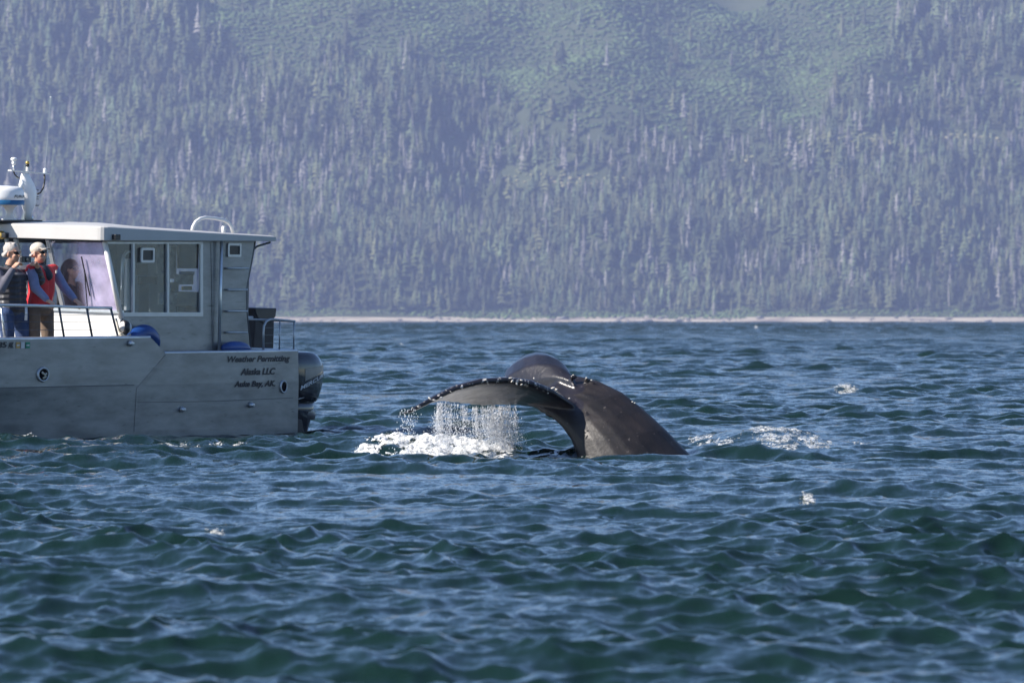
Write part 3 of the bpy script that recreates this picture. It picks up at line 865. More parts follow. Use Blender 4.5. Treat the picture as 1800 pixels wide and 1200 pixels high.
def small_window(u0, u1, v0, v1, p, name='small_window'):
    a, b_ = bl(u0, v1, p=p), bl(u1, v0, p=p)
    fx0, fx1, z0, z1 = min(a.x, b_.x), max(a.x, b_.x), a.z, b_.z
    def rr(k, dp):
        cx_, cz_ = (fx0 + fx1) / 2, (z0 + z1) / 2; w, h = (fx1 - fx0) / 2 - k, (z1 - z0) / 2 - k; r_ = 0.22 * min(w, h)
        pts = []
        for sx, sz, a0 in ((1, 1, 0), (-1, 1, 90), (-1, -1, 180), (1, -1, 270)):
            for j in range(4):
                an = R(a0 + j * 30); pts.append(Vector((cx_ + sx * (w - r_) + r_ * math.cos(an), p + dp, cz_ + sz * (h - r_) + r_ * math.sin(an))))
        return pts
    o_ = bb(MB().loft([rr(0, 0), rr(0, 0.022), rr(0.03, 0.022), rr(0.03, 0)], False), name, 'frame_metal', cabin)
    bb(MB().loft([rr(0.031, 0.004), rr(0.031, 0.009)], True), 'pane', 'dark_glass' if False else 'black_plastic', o_)
small_window(246, 270, 435.5, 461.5, PH + 0.002)
small_window(398.5, 422.5, 427.5, 451.5, PH - 0.002)
# ladder up the cabin side
ld = bb(MB().tube([bl(389.5, 424, p=PH + 0.06), bl(385, 619, p=PH + 0.06)], 0.020, 10), 'ladder', 'bright_metal', boat, True)
for v in (471.5, 509, 546.7, 584):
    a, b_ = bl(396.5, v, p=PH), bl(431.5 if v < 500 else 429, v, p=PH)
    bb(MB().tube([a + Vector((0, 0, 0)), a + Vector((0, 0.055, 0)), b_ + Vector((0, 0.055, 0)), b_], 0.011, 8), 'rung', 'bright_metal', ld, True)
# after edge tube and roof stay
bb(MB().tube([bl(448, 424, p=PH - 0.01), bl(445.5, 441, p=PH - 0.01), bl(433, 508, p=PH - 0.01), bl(433.5, 545, p=PH - 0.01), bl(440, 612, p=PH - 0.01)], 0.014, 8), 'edge_tube', 'dark_metal', cabin, True)
bb(MB().tube([bl(446, 438, p=PH - 0.01), bl(452, 433, p=PH), bl(475, 426, p=PH + 0.05)], 0.014, 8), 'roof_stay', 'dark_metal', boat, True)

# ---- front of the cabin
S0 = bl(212, 549, p=PH); S1 = bl(185, 425, p=PH)         # lower and upper ends of the port corner pillar
FB, FT = S0.x, S1.x; ZS, ZT = S0.z, S1.z
PW = -(BEAM + PH)                                        # starboard wall plane
front = bb(MB().prism([(FB, PH - 0.005, 0.62), (FB, PW, 0.62), (FB, PW, ZS), (FB, PH - 0.005, ZS)], (-0.03, 0, 0)), 'front_wall', 'white_paint')
bb(MB().box((FB - 0.06, PW, ZS - 0.01), (FB + 0.035, PH, ZS + 0.025)), 'sill', 'bright_metal', front)
def fr(p, t): return Vector((FB + (FT - FB) * t, p, ZS + (ZT - ZS) * t))
def p_at(u, v):
    t = (549 - v) / 124.0
    return bl(u, v, f=FB + (FT - FB) * t).y
bb(MB().tube([fr(PH - 0.01, -0.08), fr(PH - 0.01, 1.0)], 0.034, 10), 'corner_pillar', 'white_paint', front, True)
bb(MB().tube([fr(PW, 0.0), fr(PW, 1.0)], 0.034, 10), 'corner_pillar', 'white_paint', front, True)
PD = p_at(97, 490); PE = p_at(38, 480)
for p_, w in ((PD, 0.028), (PE, 0.028), (PE - 0.16, 0.022)):
    bb(MB().prism([fr(p_ - w, 0), fr(p_ + w, 0), fr(p_ + w, 1), fr(p_ - w, 1)], (-0.035, 0, 0)), 'window_post', 'bright_metal', front)
for pa, pb, mt in ((PH - 0.03, PD + 0.028, 'windshield_painted_reflection'), (PE - 0.18, PW, 'side_glass')):
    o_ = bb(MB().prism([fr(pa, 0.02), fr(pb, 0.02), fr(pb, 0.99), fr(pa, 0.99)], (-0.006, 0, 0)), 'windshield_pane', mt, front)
# wiper
a, b_ = bl(146, 451, f=FB + (FT - FB) * 0.8), bl(161, 520, f=FB + (FT - FB) * 0.23)
wp = bb(MB().tube([a + Vector((0.03, 0, 0)), b_ + Vector((0.03, 0, 0))], 0.009, 6), 'wiper', 'black_plastic', boat)
a, b_ = bl(152, 478, f=FB + (FT - FB) * 0.55), bl(158, 549, f=FB)
bb(MB().tube([a + Vector((0.035, 0, 0)), b_ + Vector((0.04, 0, 0.02))], 0.007, 6), 'wiper_arm', 'black_plastic', wp)

# ---- rest of the shell: starboard wall with windows, back bulkhead, floor, fittings
FA = W(440, 600).x
mb = MB().box((FA, PW, 0.62), (FB, PW + 0.03, ZS)).box((FA, PW, ZT - 0.06), (FB, PW + 0.03, ZT + 0.03)).box((FA, PW, ZS), (FA + 0.3, PW + 0.03, ZT)).box((FA + 1.35, PW, ZS), (FA + 1.45, PW + 0.03, ZT))
bb(mb, 'starboard_wall', 'aluminium', cabin)
bb(MB().box((FA + 0.3, PW + 0.010, ZS), (FA + 1.35, PW + 0.016, ZT - .06)).box((FA + 1.45, PW + 0.010, ZS), (FB, PW + 0.016, ZT - .06)), 'starboard_pane', 'side_glass', cabin)
mb = MB().box((FA, PW + 0.03, 0.62), (FA + 0.03, -1.62, ZT)).box((FA, -1.0, 0.62), (FA + 0.03, PH - 0.04, ZT)).box((FA, -1.62, 0.62), (FA + 0.03, -1.0, ZS + 0.22)).box((FA, -1.62, ZT - 0.16), (FA + 0.03, -1.0, ZT))
bb(mb, 'bulkhead', 'cabin_lining', cabin)
bb(MB().box((FA, PW + 0.03, 0.58), (FB - 0.03, PH - 0.04, 0.612)), 'cabin_floor', 'deck_grey', cabin)
bb(MB().box((FB - 0.5, PH - 0.95, 0.62), (FB - 0.04, PH - 0.06, ZS - 0.02)), 'dashboard', 'cabin_lining', cabin, bevel=0.03)
for f_ in (FA + 0.55, FA + 1.25):
    sb = bb(MB().box((f_, PW + 0.15, 0.62), (f_ + 0.45, PH - 0.15, 1.02)), 'bench', 'cushion', cabin, bevel=0.04)
    bb(MB().box((f_ - 0.02, PW + 0.15, 1.03), (f_ + 0.08, PH - 0.15, 1.52)), 'bench_back', 'cushion', sb, bevel=0.04)
# locker, notices and rail inside, seen through the side windows
bb(MB().box((bl(262, 520, p=-1.3).x, -1.6, 1.3), (bl(244, 520, p=-1.3).x, -1.3, bl(250, 485, p=-1.3).z)), 'locker', 'cabin_lining', cabin)
for (u0, u1, v0, v1, p_, mt) in ((309, 340, 482, 500, -0.66, 'paper'), (322, 338, 503, 510, -0.64, 'brass'), (280, 312, 515, 535, -0.62, 'paper'), (277, 291, 430, 480, -0.9, 'paper'), (299, 311, 432, 490, -0.72, 'paper'), (318, 342, 477, 483, -0.62, 'fender_blue'), (314, 349, 430, 472, -0.60, 'brown_wood'), (240, 260, 464, 484, -1.0, 'brown_wood'), (302, 314, 496, 512, -0.60, 'black_plastic'), (312, 346, 538, 547, -0.5, 'void'), (246, 276, 486, 500, -0.9, 'void')):
    a, b_ = bl(u0, v1, p=p_), bl(u1, v0, p=p_)
    bb(MB().box((min(a.x, b_.x), p_ - 0.03, a.z), (max(a.x, b_.x), p_, b_.z)), 'interior_panel', 'notice' if mt == 'paper' else mt, cabin)
pts = [bl(u, v, p=-0.55) for u, v in ((214, 535), (215, 470), (217, 450), (222, 443), (230, 442), (234, 446), (235, 470), (234, 535))]
bb(MB().tube(pts, 0.022, 8), 'grab_loop', 'bright_metal', cabin, True)
a, b_ = bl(222, 545, p=-0.6), bl(233, 455, p=-0.6)
bb(MB().box((min(a.x, b_.x), -0.64, a.z), (max(a.x, b_.x), -0.6, b_.z)), 'interior_panel', 'white_paint', cabin)

# ---- roof
RP = PH + 0.12
def roof_z(f, u_v): return None
ra = bl(183, 423, p=RP); rb = bl(488, 424, p=RP)
f1, f0 = ra.x, rb.x
zt1, zt0 = bl(183, 399, p=RP).z, bl(488, 416.5, p=RP).z
zb1, zb0 = ra.z, rb.z
rp0, rp1 = RP, -BEAM - RP
outline = []
for cx_, cy_, a0, r_ in ((f1, rp0, 0, 0.11), (f0, rp0, 90, 0.05), (f0, rp1, 180, 0.05), (f1, rp1, 270, 0.11)):
    sx = -1 if cx_ == f1 else 1; sy = -1 if cy_ == rp0 else 1
    for j in range(5):
        an = R(a0 + j * 22.5); outline.append((cx_ + sx * r_ + r_ * math.cos(an), cy_ + sy * r_ + r_ * math.sin(an)))
def rz(f, z1, z0): return z0 + (z1 - z0) * (f - f0) / (f1 - f0)
cxm, cym = (f0 + f1) / 2, (rp0 + rp1) / 2
def shrink(q, k): return (cxm + (q[0] - cxm) * (1 - k / abs(f1 - cxm)), cym + (q[1] - cym) * (1 - k / abs(rp0 - cym)))
L0 = [Vector((x, y, rz(x, zb1, zb0))) for x, y in outline]
L1 = [Vector((x, y, rz(x, zt1, zt0))) for x, y in outline]
L2 = [Vector((*shrink(q, 0.05), rz(q[0], zt1, zt0) + 0.016)) for q in outline]
L3 = [Vector((*shrink(q, 0.30), rz(q[0], zt1, zt0) + 0.032)) for q in outline]
L4 = [Vector((*shrink(q, 0.80), rz(q[0], zt1, zt0) + 0.042)) for q in outline]
Lb = [Vector((*shrink(q, 0.06), rz(q[0], zb1, zb0) + 0.004)) for q in outline]
roof = bb(MB().loft([Lb, L0, L1, L2, L3, L4], True), 'roof', 'roof_paint', bevel=0.008)
# grab rail on the roof, post, small lamp under the edge
pts = [bl(u, v, p=-0.55) for u, v in ((337.5, 408), (339, 399), (344, 390), (352, 384.5), (361, 382.5), (375, 383.5), (392, 386.5), (401, 391), (407, 399), (410.5, 412))]
bb(MB().tube(pts, 0.022, 10), 'grab_rail', 'white_paint', roof, True)
c = bl(393, 410, p=-0.3)
bb(MB().lathe([(0.026, -0.03), (0.026, 0.085), (0.020, 0.09)], c, 12), 'roof_post', 'white_paint', roof, True)
a, b_ = bl(196.5, 421.5, p=RP), bl(206, 412, p=RP)
bb(MB().box((min(a.x, b_.x), RP - 0.01, a.z), (max(a.x, b_.x), RP + 0.06, b_.z)), 'side_lamp', 'black_plastic', roof, bevel=0.006)
a = bl(3, 413, f=f1 + 0.01)
bb(MB().lathe([(0.05, -0.05), (0.05, 0.05), (0.03, 0.055)], a, 14, (1, 0, 0)), 'bow_lamp', 'brass', roof, True)
bb(MB().box((a.x - .02, a.y + 0.03, a.z - 0.035), (a.x + .05, a.y + 0.11, a.z + 0.03)), 'lamp_bracket', 'black_plastic', roof, bevel=0.01)

# ---- radar, mast and aerials on the roof
PM = -1.85
def Mp(u, v): return bl(u, v, p=PM)
k_m = (Mp(100, 350) - Mp(0, 350)).length / 100.0 * math.cos(R(0))     # metres of boat length per pixel
def mm(px_): return px_ / 143.0                                       # metres per pixel, upright
c = Mp(8, 361)
rb_ = Mp(14, 388)
rad = bb(MB().lathe([(mm(14), 0), (mm(13.5), mm(2)), (mm(7.5), mm(5)), (mm(5.5), mm(13)), (mm(9), mm(22)), (mm(15), mm(26)), (mm(15), mm(28))], Mp(16, 387), 24), 'radar_pedestal', 'white_paint', roof, True)
rc = Mp(6, 362)
rdm = bb(MB().lathe([(mm(30), mm(2)), (mm(35.5), mm(4)), (mm(36.5), mm(11)), (mm(37), mm(12)), (mm(37), mm(16)), (mm(36), mm(26)), (mm(33), mm(32)), (mm(24), mm(35)), (mm(6), mm(36))], rc, 40), 'radar_dome', 'gelcoat', roof, True)
bb(MB().lathe([(mm(36.7), mm(2.2)), (mm(37.4), mm(10.5)), (mm(36.7), mm(10.6))], rc, 40, closed=False), 'blue_band', 'radar_blue', rdm, True)
# maker's lettering wrapped on the dome
def text_on_dome(s_, ang0, ang1, h0, h1, rad_, centre, parent):
    cu = bpy.data.curves.new('t', 'FONT'); cu.body = s_; cu.size = 1.0; cu.shear = 0.2; cu.offset = 0.02
    ob = bpy.data.objects.new('t', cu); col.objects.link(ob)
    me = bpy.data.meshes.new_from_object(ob.evaluated_get(bpy.context.evaluated_depsgraph_get())); bpy.data.objects.remove(ob)
    V = verts_of(me); lo, hi = V.min(0), V.max(0)
    an = ang0 + (ang1 - ang0) * (V[:, 0] - lo[0]) / (hi[0] - lo[0])
    h = h0 + (h1 - h0) * (V[:, 1] - lo[1]) / (hi[1] - lo[1])
    out = np.stack([centre.x + rad_ * np.cos(an), centre.y + rad_ * np.sin(an), centre.z + h], 1).astype(np.float32)
    me.vertices.foreach_set('co', out.ravel()); me.update()
    link('lettering', me, 'lettering', parent)
to_cam = (BI @ Vector((0, 0, CAM_H)) - rc); a_c = math.atan2(to_cam.y, to_cam.x)
text_on_dome('FURUNO', a_c + R(30), a_c + R(88), mm(15), mm(20), mm(38.0), rc, rdm)
# mast: a white faired body
def mring(u, v, wx, wy):
    q = Mp(u, v); n = 16
    return [q + Vector((wx * math.cos(2 * math.pi * k / n), wy * math.sin(2 * math.pi * k / n), 0)) for k in range(n)]
mast = bb(MB().loft([mring(49, 388, .045, .045), mring(49.5, 372, .055, .05), mring(50, 368, .075, .07), mring(50.5, 356, .10, .09), mring(50, 335, .115, .095), mring(46.5, 322, .10, .08), mring(44.5, 308, .062, .05), mring(44, 305, .05, .04)], True), 'mast', 'gelcoat', roof, True)
bb(MB().loft([mring(38, 332, .03, .03), mring(39, 325, .05, .04), mring(42, 312, .045, .04)], True), 'mast_fairing', 'gelcoat', mast, True)
bar = bb(MB().prism([Mp(16, 300) + Vector((0, -.02, -.006)), Mp(84, 306) + Vector((0, -.02, -.006)), Mp(84, 306) + Vector((0, -.02, .010)), Mp(16, 300) + Vector((0, -.02, .010))], (0, 0.06, 0)), 'crossbar', 'white_paint', mast)
q = Mp(24, 301)
gps = bb(MB().lathe([(.013, 0), (.013, mm(12))], q, 10), 'aerial_stem', 'bright_metal', mast, True)
bb(MB().lathe([(.018, mm(11)), (.026, mm(13)), (.026, mm(16)), (.018, mm(17)), (.024, mm(18)), (.040, mm(20)), (.042, mm(22)), (.030, mm(24)), (.006, mm(24.6))], q, 18), 'aerial_cap', 'gelcoat', gps, True)
q = Mp(48, 303)
lt = bb(MB().lathe([(.022, 0), (.018, mm(5)), (.016, mm(11))], q, 12), 'light_stem', 'white_paint', mast, True)
bb(MB().lathe([(.020, mm(10)), (.026, mm(11)), (.022, mm(15))], q, 12), 'lamp_base', 'black_plastic', lt, True)
bb(MB().lathe([(.022, mm(15)), (.026, mm(16.5)), (.022, mm(19)), (.010, mm(20))], q, 12), 'lamp', 'brass', lt, True)
q = Mp(79, 305.5)
wb = bb(MB().lathe([(.020, 0), (.026, mm(2)), (.022, mm(6)), (.022, mm(8)), (.010, mm(10))], q, 12), 'whip_base', 'gelcoat', mast, True)
bb(MB().tube([Mp(79, 297), Mp(84, 240), Mp(89, 173)], [.0034, .0022, .0014], 6), 'whip_aerial', 'frame_metal', wb)
bb(MB().ell(Mp(89, 171), (.010, .010, .008)), 'aerial_tip', 'gelcoat', wb, True)
bb(MB().tube([Mp(78, 307), Mp(78.5, 318), Mp(76, 330), Mp(71, 339), Mp(66, 341)], .011, 8), 'cable', 'black_plastic', mast, True)
bb(MB().tube([Mp(24, 302), Mp(26, 307), Mp(30, 311), Mp(34, 313)], .009, 8), 'cable', 'black_plastic', mast, True)
for v in (334, 346, 350, 361):
    bb(MB().box(Mp(60, v) - Vector((.01, -.03, .006)), Mp(60, v) + Vector((.012, .07, .006))), 'vent', 'dark_metal', mast)
bb(MB().lathe([(.03, 0), (.035, mm(7)), (.02, mm(10))], Mp(54, 389), 12), 'roof_fitting', 'bright_metal', roof, True)
bb(MB().prism([Mp(-20, 389) + Vector((0, .12, 0)), Mp(62, 389.5) + Vector((0, .12, 0)), Mp(62, 389.5) + Vector((0, -.3, 0)), Mp(-20, 389) + Vector((0, -.3, 0))], (0, 0, 0.02)), 'roof_mat', 'black_plastic', roof)

# ---- bow rail
PR = -0.06
def rail_p(f): return section(f)[0][0] - T / 2 - 0.02
top = []
for u, v in ((196, 541.5), (170, 541), (140, 540), (100, 538.5), (60, 537), (20, 536.5), (-20, 536), (-80, 535), (-150, 534)):
    q = bl(u, v, p=PR); q = bl(u, v, p=rail_p(q.x)); top.append(q)
rail = bb(MB().tube(top, 0.019, 10), 'bow_rail', 'bright_metal', boat, True)
for ut, ub in ((104, 113), (152.5, 162.5), (194.5, 208), (2, 8), (-60, -54)):
    a = bl(ut, 541 - (0 if ut > 100 else 3), p=rail_p(bl(ut, 540, p=PR).x)); b_ = bl(ub, 595, p=rail_p(bl(ub, 590, p=PR).x))
    bb(MB().tube([a, b_], 0.014, 8), 'rail_post', 'dark_metal' if ut > 50 else 'bright_metal', rail, True)
for v in (553, 566, 580):
    pts = []
    for u in (203, 150, 100, 50, 0, -60):
        pts.append(bl(u, v + (u - 100) * 0.006, p=rail_p(bl(u, v, p=PR).x)))
    bb(MB().tube(pts, 0.0032, 5), 'rail_wire', 'dark_metal', rail)
# ---- stern rail
PS = -0.07
pts = [bl(u, v, p=PS) for u, v in ((463, 619), (463, 585), (464, 573), (468, 565), (474, 561.5), (482, 561), (500, 562.5), (518, 564.5))]
pts += [pts[-1] + Vector((-0.02, -0.3, 0)), pts[-1] + Vector((-0.02, -1.2, 0))]
srl = bb(MB().tube(pts, 0.014, 10), 'stern_rail', 'frame_metal', boat, True)
for u in (492, 517):
    bb(MB().tube([bl(u, 564 if u > 500 else 562.5, p=PS), bl(u - 1, 618, p=PS)], 0.010, 8), 'rail_post', 'frame_metal', srl, True)
for v in (576, 589, 603):
    bb(MB().tube([bl(464, v, p=PS), bl(517, v, p=PS)], 0.003, 5), 'rail_wire', 'dark_metal', srl)
a = bl(436, 557, p=-1.7); 
bb(MB().tube([bl(428, 558, p=-1.2), bl(470, 557, p=-1.2)], 0.018, 8), 'rail_bar', 'bright_metal', srl, True)
bb(MB().tube([bl(441, 613, p=-0.9), bl(520, 616, p=-0.9)], 0.018, 8), 'rail_bar', 'bright_metal', srl, True)

# ---- outboard motor, hung on the transom
PO = -0.42
def Op(u, v): return bl(u, v, p=PO)
def oring(ua, ub, v, w, tilt=0.0, n=18, sq=0.75):
    a, b_ = Op(ua, v + tilt), Op(ub, v - tilt)
    c = (a + b_) / 2; h = (b_ - a) / 2
    pts = []
    for k in range(n):
        t = 2 * math.pi * k / n; cs, sn_ = math.cos(t), math.sin(t)
        cs = math.copysign(abs(cs) ** sq, cs); sn_ = math.copysign(abs(sn_) ** sq, sn_)
        pts.append(c + h * cs + Vector((0, w * sn_, 0)))
    return pts
cowl = bb(MB().loft([oring(500, 538, 617.5, .06), oring(492, 547, 620, .14), oring(487, 554, 628, .18), oring(485, 559.5, 641, .20), oring(485, 560, 660, .205), oring(487, 557, 680, .195), oring(489, 553, 697, .17), oring(492, 550, 705, .14)], True), 'outboard_motor', 'gloss_black', boat, True)
bb(MB().loft([oring(494, 549, 704, .12), oring(496, 547, 722, .10), oring(500, 543, 738, .08), oring(503, 540, 752, .06), oring(506, 537, 764, .05), oring(508, 535, 775, .045)], True), 'midsection', 'gloss_black', cowl, True)
def on_cowl(uv, name, mat, w, parent=cowl, r_=0.006):
    pts = [bl(u, v, p=PO + w_) for (u, v), w_ in zip(uv, w)]
    return bb(MB().tube(pts, r_, 6), name, mat, parent, True)
# grey panel of the cowl, swoosh lines and letters follow its side
def cowl_w(u, v):
    # half width of the cowl's surface at this place
    vs = [617.5, 620, 628, 641, 660, 680, 697, 705]; ws = [.06, .14, .18, .20, .205, .195, .17, .14]
    uas = [500, 492, 487, 485, 485, 487, 489, 492]; ubs = [538, 547, 554, 559.5, 560, 557, 553, 550]
    w = float(np.interp(v, vs, ws)); a = float(np.interp(v, vs, uas)); b_ = float(np.interp(v, vs, ubs))
    x = min(0.999, abs((u - (a + b_) / 2) / ((b_ - a) / 2)))
    cs = x ** (1 / 0.75)
    return w * (max(0.0, 1 - cs * cs) ** 0.5) ** 0.75
def skin_patch(uvs, name, mat, lift=0.004, nx=10, ny=3):
    """four-cornered patch (a b c d in pixels) laid on the cowl's side"""
    (a, b_, c, d) = uvs; V = []; F = []
    for j in range(ny + 1):
        for i in range(nx + 1):
            s_, t = i / nx, j / ny
            u = (a[0] * (1 - s_) + b_[0] * s_) * (1 - t) + (d[0] * (1 - s_) + c[0] * s_) * t
            v = (a[1] * (1 - s_) + b_[1] * s_) * (1 - t) + (d[1] * (1 - s_) + c[1] * s_) * t
            q = bl(u, v, p=PO); V.append((q.x, PO + cowl_w(u, v) + lift, q.z))
    for j in range(ny):
        for i in range(nx): F.append((j * (nx + 1) + i, j * (nx + 1) + i + 1, (j + 1) * (nx + 1) + i + 1, (j + 1) * (nx + 1) + i))
    return bb(MB().add(V, F), name, mat, cowl, True)
skin_patch(((515, 647), (557, 640), (557, 646), (515, 669)), 'cowl_panel', 'motor_grey')
def cowl_text(s_, a, b_, c, d):
    cu = bpy.data.curves.new('t', 'FONT'); cu.body = s_; cu.size = 1.0; cu.shear = 0.1; cu.offset = 0.02
    ob = bpy.data.objects.new('t', cu); col.objects.link(ob)
    me = bpy.data.meshes.new_from_object(ob.evaluated_get(bpy.context.evaluated_depsgraph_get())); bpy.data.objects.remove(ob)
    V = verts_of(me); lo, hi = V.min(0), V.max(0)
    out = []
    for x, y, _ in V:
        s1 = (x - lo[0]) / (hi[0] - lo[0]); t = 1 - (y - lo[1]) / (hi[1] - lo[1])
        u = (a[0] * (1 - s1) + b_[0] * s1) * (1 - t) + (d[0] * (1 - s1) + c[0] * s1) * t
        v = (a[1] * (1 - s1) + b_[1] * s1) * (1 - t) + (d[1] * (1 - s1) + c[1] * s1) * t
        q = bl(u, v, p=PO); out.append((q.x, PO + cowl_w(u, v) + 0.009, q.z))
    me.vertices.foreach_set('co', np.array(out, np.float32).ravel()); me.update()
    link('lettering', me, 'lettering_silver', cowl)
cowl_text('MERCURY', (508, 677), (556.5, 650.5), (556, 656.5), (508, 685))
for a in (((522, 702), (537, 697), (547, 687), (553, 678)), ((543, 689), (551, 681), (556, 673))):
    on_cowl(a, 'stripe', 'lettering_silver', [cowl_w(u, v) + 0.003 for u, v in a], r_=0.007)
# swivel bracket and tilt arm
mb = MB().loft([oring(505, 528, 708, .09), oring(505, 545, 713, .10), oring(506, 552, 728, .09), oring(508, 551, 737, .06)], True)
bb(mb, 'bracket', 'motor_grey', cowl, True)
mb = MB().prism([bl(u, v, p=-0.3) for u, v in ((514, 735), (531, 737), (535, 762), (514, 762))], (0, -0.25, 0))
bb(mb, 'transom_bracket', 'brown_box', cowl, bevel=0.01)
mb = MB().prism([bl(u, v, p=-0.28) for u, v in ((510, 766), (557, 769), (557, 771), (510, 768.5))], (0, -0.3, 0))
bb(mb, 'cavitation_plate', 'motor_grey', cowl)

# ---- tall dark bin at the stern
pb = -1.15
mb = MB().prism([bl(u, v, p=pb) for u, v in ((450, 543), (483, 543), (481, 618), (445, 618))], (0, -0.3, 0))
bn = mb.build('tall_bin', 'brown_box', None, bevel=0.015); bn.matrix_world = BM
tag(bn, 'tall dark brown bin with black liner, behind the stern rail', 'bin')
mb = MB().prism([bl(u, v, p=pb + 0.012) for u, v in ((448, 541), (487, 541.5), (485, 556), (477, 567), (463, 569), (455, 563), (450, 552))], (0, -0.33, 0))
mb.build('liner', 'black_plastic', bn, bevel=0.015)
# ---- fenders and a buoy lying on the side deck
def fender(name, label, uvs, rs, p, mat='fender_blue', group=None):
    pts = [bl(u, v, p=p) for u, v in uvs]
    o = MB().tube(pts, rs, 18).build(name, mat, None, True); o.matrix_world = BM
    sb_ = o.modifiers.new('s', 'SUBSURF'); sb_.levels = 1; sb_.render_levels = 2
    return tag(o, label, 'fender', group)
z0 = bl(250, 596, p=-0.17)
fender('boat_fender', 'blue fender lying on the side deck in front of the cabin window wall', ((222, 601), (229, 594), (245, 586), (258, 585), (270, 596), (276, 606), (278, 610)), [.02, .07, .115, .12, .10, .05, .02], -0.13)
fender('boat_fender', 'blue fender lying on the side deck at the foot of the cabin ladder', ((390, 612), (393, 611.5), (402, 610.5), (416, 610), (428, 610.5), (436, 613), (441, 616)), [.02, .05, .075, .08, .07, .045, .015], -0.13)
c = bl(220, 576, p=-0.10)
o = MB().lathe([(.01, -.085), (.05, -.075), (.078, -.03), (.085, .02), (.06, .065), (.02, .08)], c, 20, (0.75, 0.55, 0.2)).build('round_lamp', 'paper', boat, True)
bb(MB().lathe([(.05, .068), (.086, .02), (.095, -.02), (.088, -.05), (.084, -.05)], c, 20, (-0.75, 0.3, -0.1), closed=False), 'lamp_shell', 'black_plastic', boat, True)
bb(MB().tube([bl(204, 560, p=-.1), bl(209, 580, p=-.12), bl(214, 592, p=-.1), bl(206, 592, p=-.08), bl(212, 586, p=-.07), bl(222, 592, p=-.08), bl(229, 588, p=-.1)], .014, 6), 'mooring_line', 'rope', boat, True)
# ------------------------------------------------------------------ people on the boat (joints in boat coordinates)
plain('skin', (0.60, 0.33, 0.22), 0.5, var=0.10, scale=14)
plain('skin_shade', (0.36, 0.19, 0.13), 0.5, var=0.10, scale=14)
plain('hair_white', (0.46, 0.42, 0.38), 0.7, var=0.18, scale=50, bump=0.5, bscale=90)
plain('hair_dark', (0.012, 0.009, 0.008), 0.5, var=0.2, scale=40, bump=0.4, bscale=80)
plain('cap_cloth', (0.58, 0.52, 0.43), 0.85, var=0.06, scale=20)
plain('vest_red', (0.64, 0.016, 0.022), 0.6, var=0.15, scale=9, bump=0.5, bscale=22)
plain('navy', (0.010, 0.013, 0.026), 0.6, var=0.2, scale=12)
plain('shirt_blue', (0.20, 0.22, 0.36), 0.85, var=0.15, scale=14, bump=0.35, bscale=25)
plain('khaki', (0.15, 0.105, 0.075), 0.9, var=0.18, scale=10, bump=0.4, bscale=22)
plain('denim', (0.030, 0.055, 0.13), 0.9, var=0.35, scale=10, bump=0.4, bscale=24)
plain('grey_fleece', (0.13, 0.125, 0.15), 0.9, var=0.12, scale=18)
plain('dark_coat', (0.02, 0.02, 0.022), 0.8)
# quilted shiny jacket
m, nt, b = newmat('puffer')
tc = nt.nodes.new('ShaderNodeTexCoord')
wv = nt.nodes.new('ShaderNodeTexWave'); wv.bands_direction = 'Z'; wv.inputs['Scale'].default_value = 4.6; wv.inputs['Distortion'].default_value = 1.6; wv.inputs['Detail'].default_value = 2
nt.links.new(tc.outputs['Object'], wv.inputs['Vector'])
bp = nt.nodes.new('ShaderNodeBump'); bp.inputs['Strength'].default_value = 1.0; bp.inputs['Distance'].default_value = 0.022
nt.links.new(wv.outputs['Fac'], bp.inputs['Height']); nt.links.new(bp.outputs[0], b.inputs['Normal'])
setp(b, Base_Color=(0.030, 0.030, 0.038, 1), Roughness=0.42, Sheen_Weight=0.15)

def pts(d): return {k: bl(*v[:2], p=v[2]) for k, v in d.items()}

def hand(mb, wrist, d, palm_n, s=1, curl=0.6, length=0.185):
    """palm, four unequal bent fingers and a thumb; d = direction of the hand, palm_n = way the palm faces"""
    d = Vector(d).normalized(); n = Vector(palm_n); n = (n - d * n.dot(d)).normalized(); sd = d.cross(n).normalized() * s
    w = Vector(wrist); pl = length * 0.50
    for o_ in (-0.028, -0.010, 0.010, 0.028):
        mb.cap(w + sd * o_ * 0.7, w + d * pl + sd * o_, 0.016, 0.0125, 8)
    for o_, L in ((-0.031, 0.066), (-0.011, 0.080), (0.010, 0.085), (0.030, 0.074)):
        p0 = w + d * pl * 0.95 + sd * o_; ang = 0.0
        for k, fr_ in enumerate((0.45, 0.32, 0.26)):
            ang += curl * (0.8, 1.0, 0.8)[k]
            p1 = p0 + (d * math.cos(ang) + n * math.sin(ang)) * L * fr_
            mb.cap(p0, p1, 0.0098 - 0.0008 * k, 0.0092 - 0.0008 * k, 8); p0 = p1
    t0 = w + d * pl * 0.25 + sd * 0.036; t1 = t0 + (d * 0.7 + sd * 0.55 + n * 0.45).normalized() * 0.042; t2 = t1 + (d * 0.8 + n * 0.6).normalized() * 0.032
    mb.cap(w + d * 0.01 + sd * 0.02, t0, 0.014, 0.0125, 8).cap(t0, t1, 0.0125, 0.0105, 8).cap(t1, t2, 0.0105, 0.009, 8)

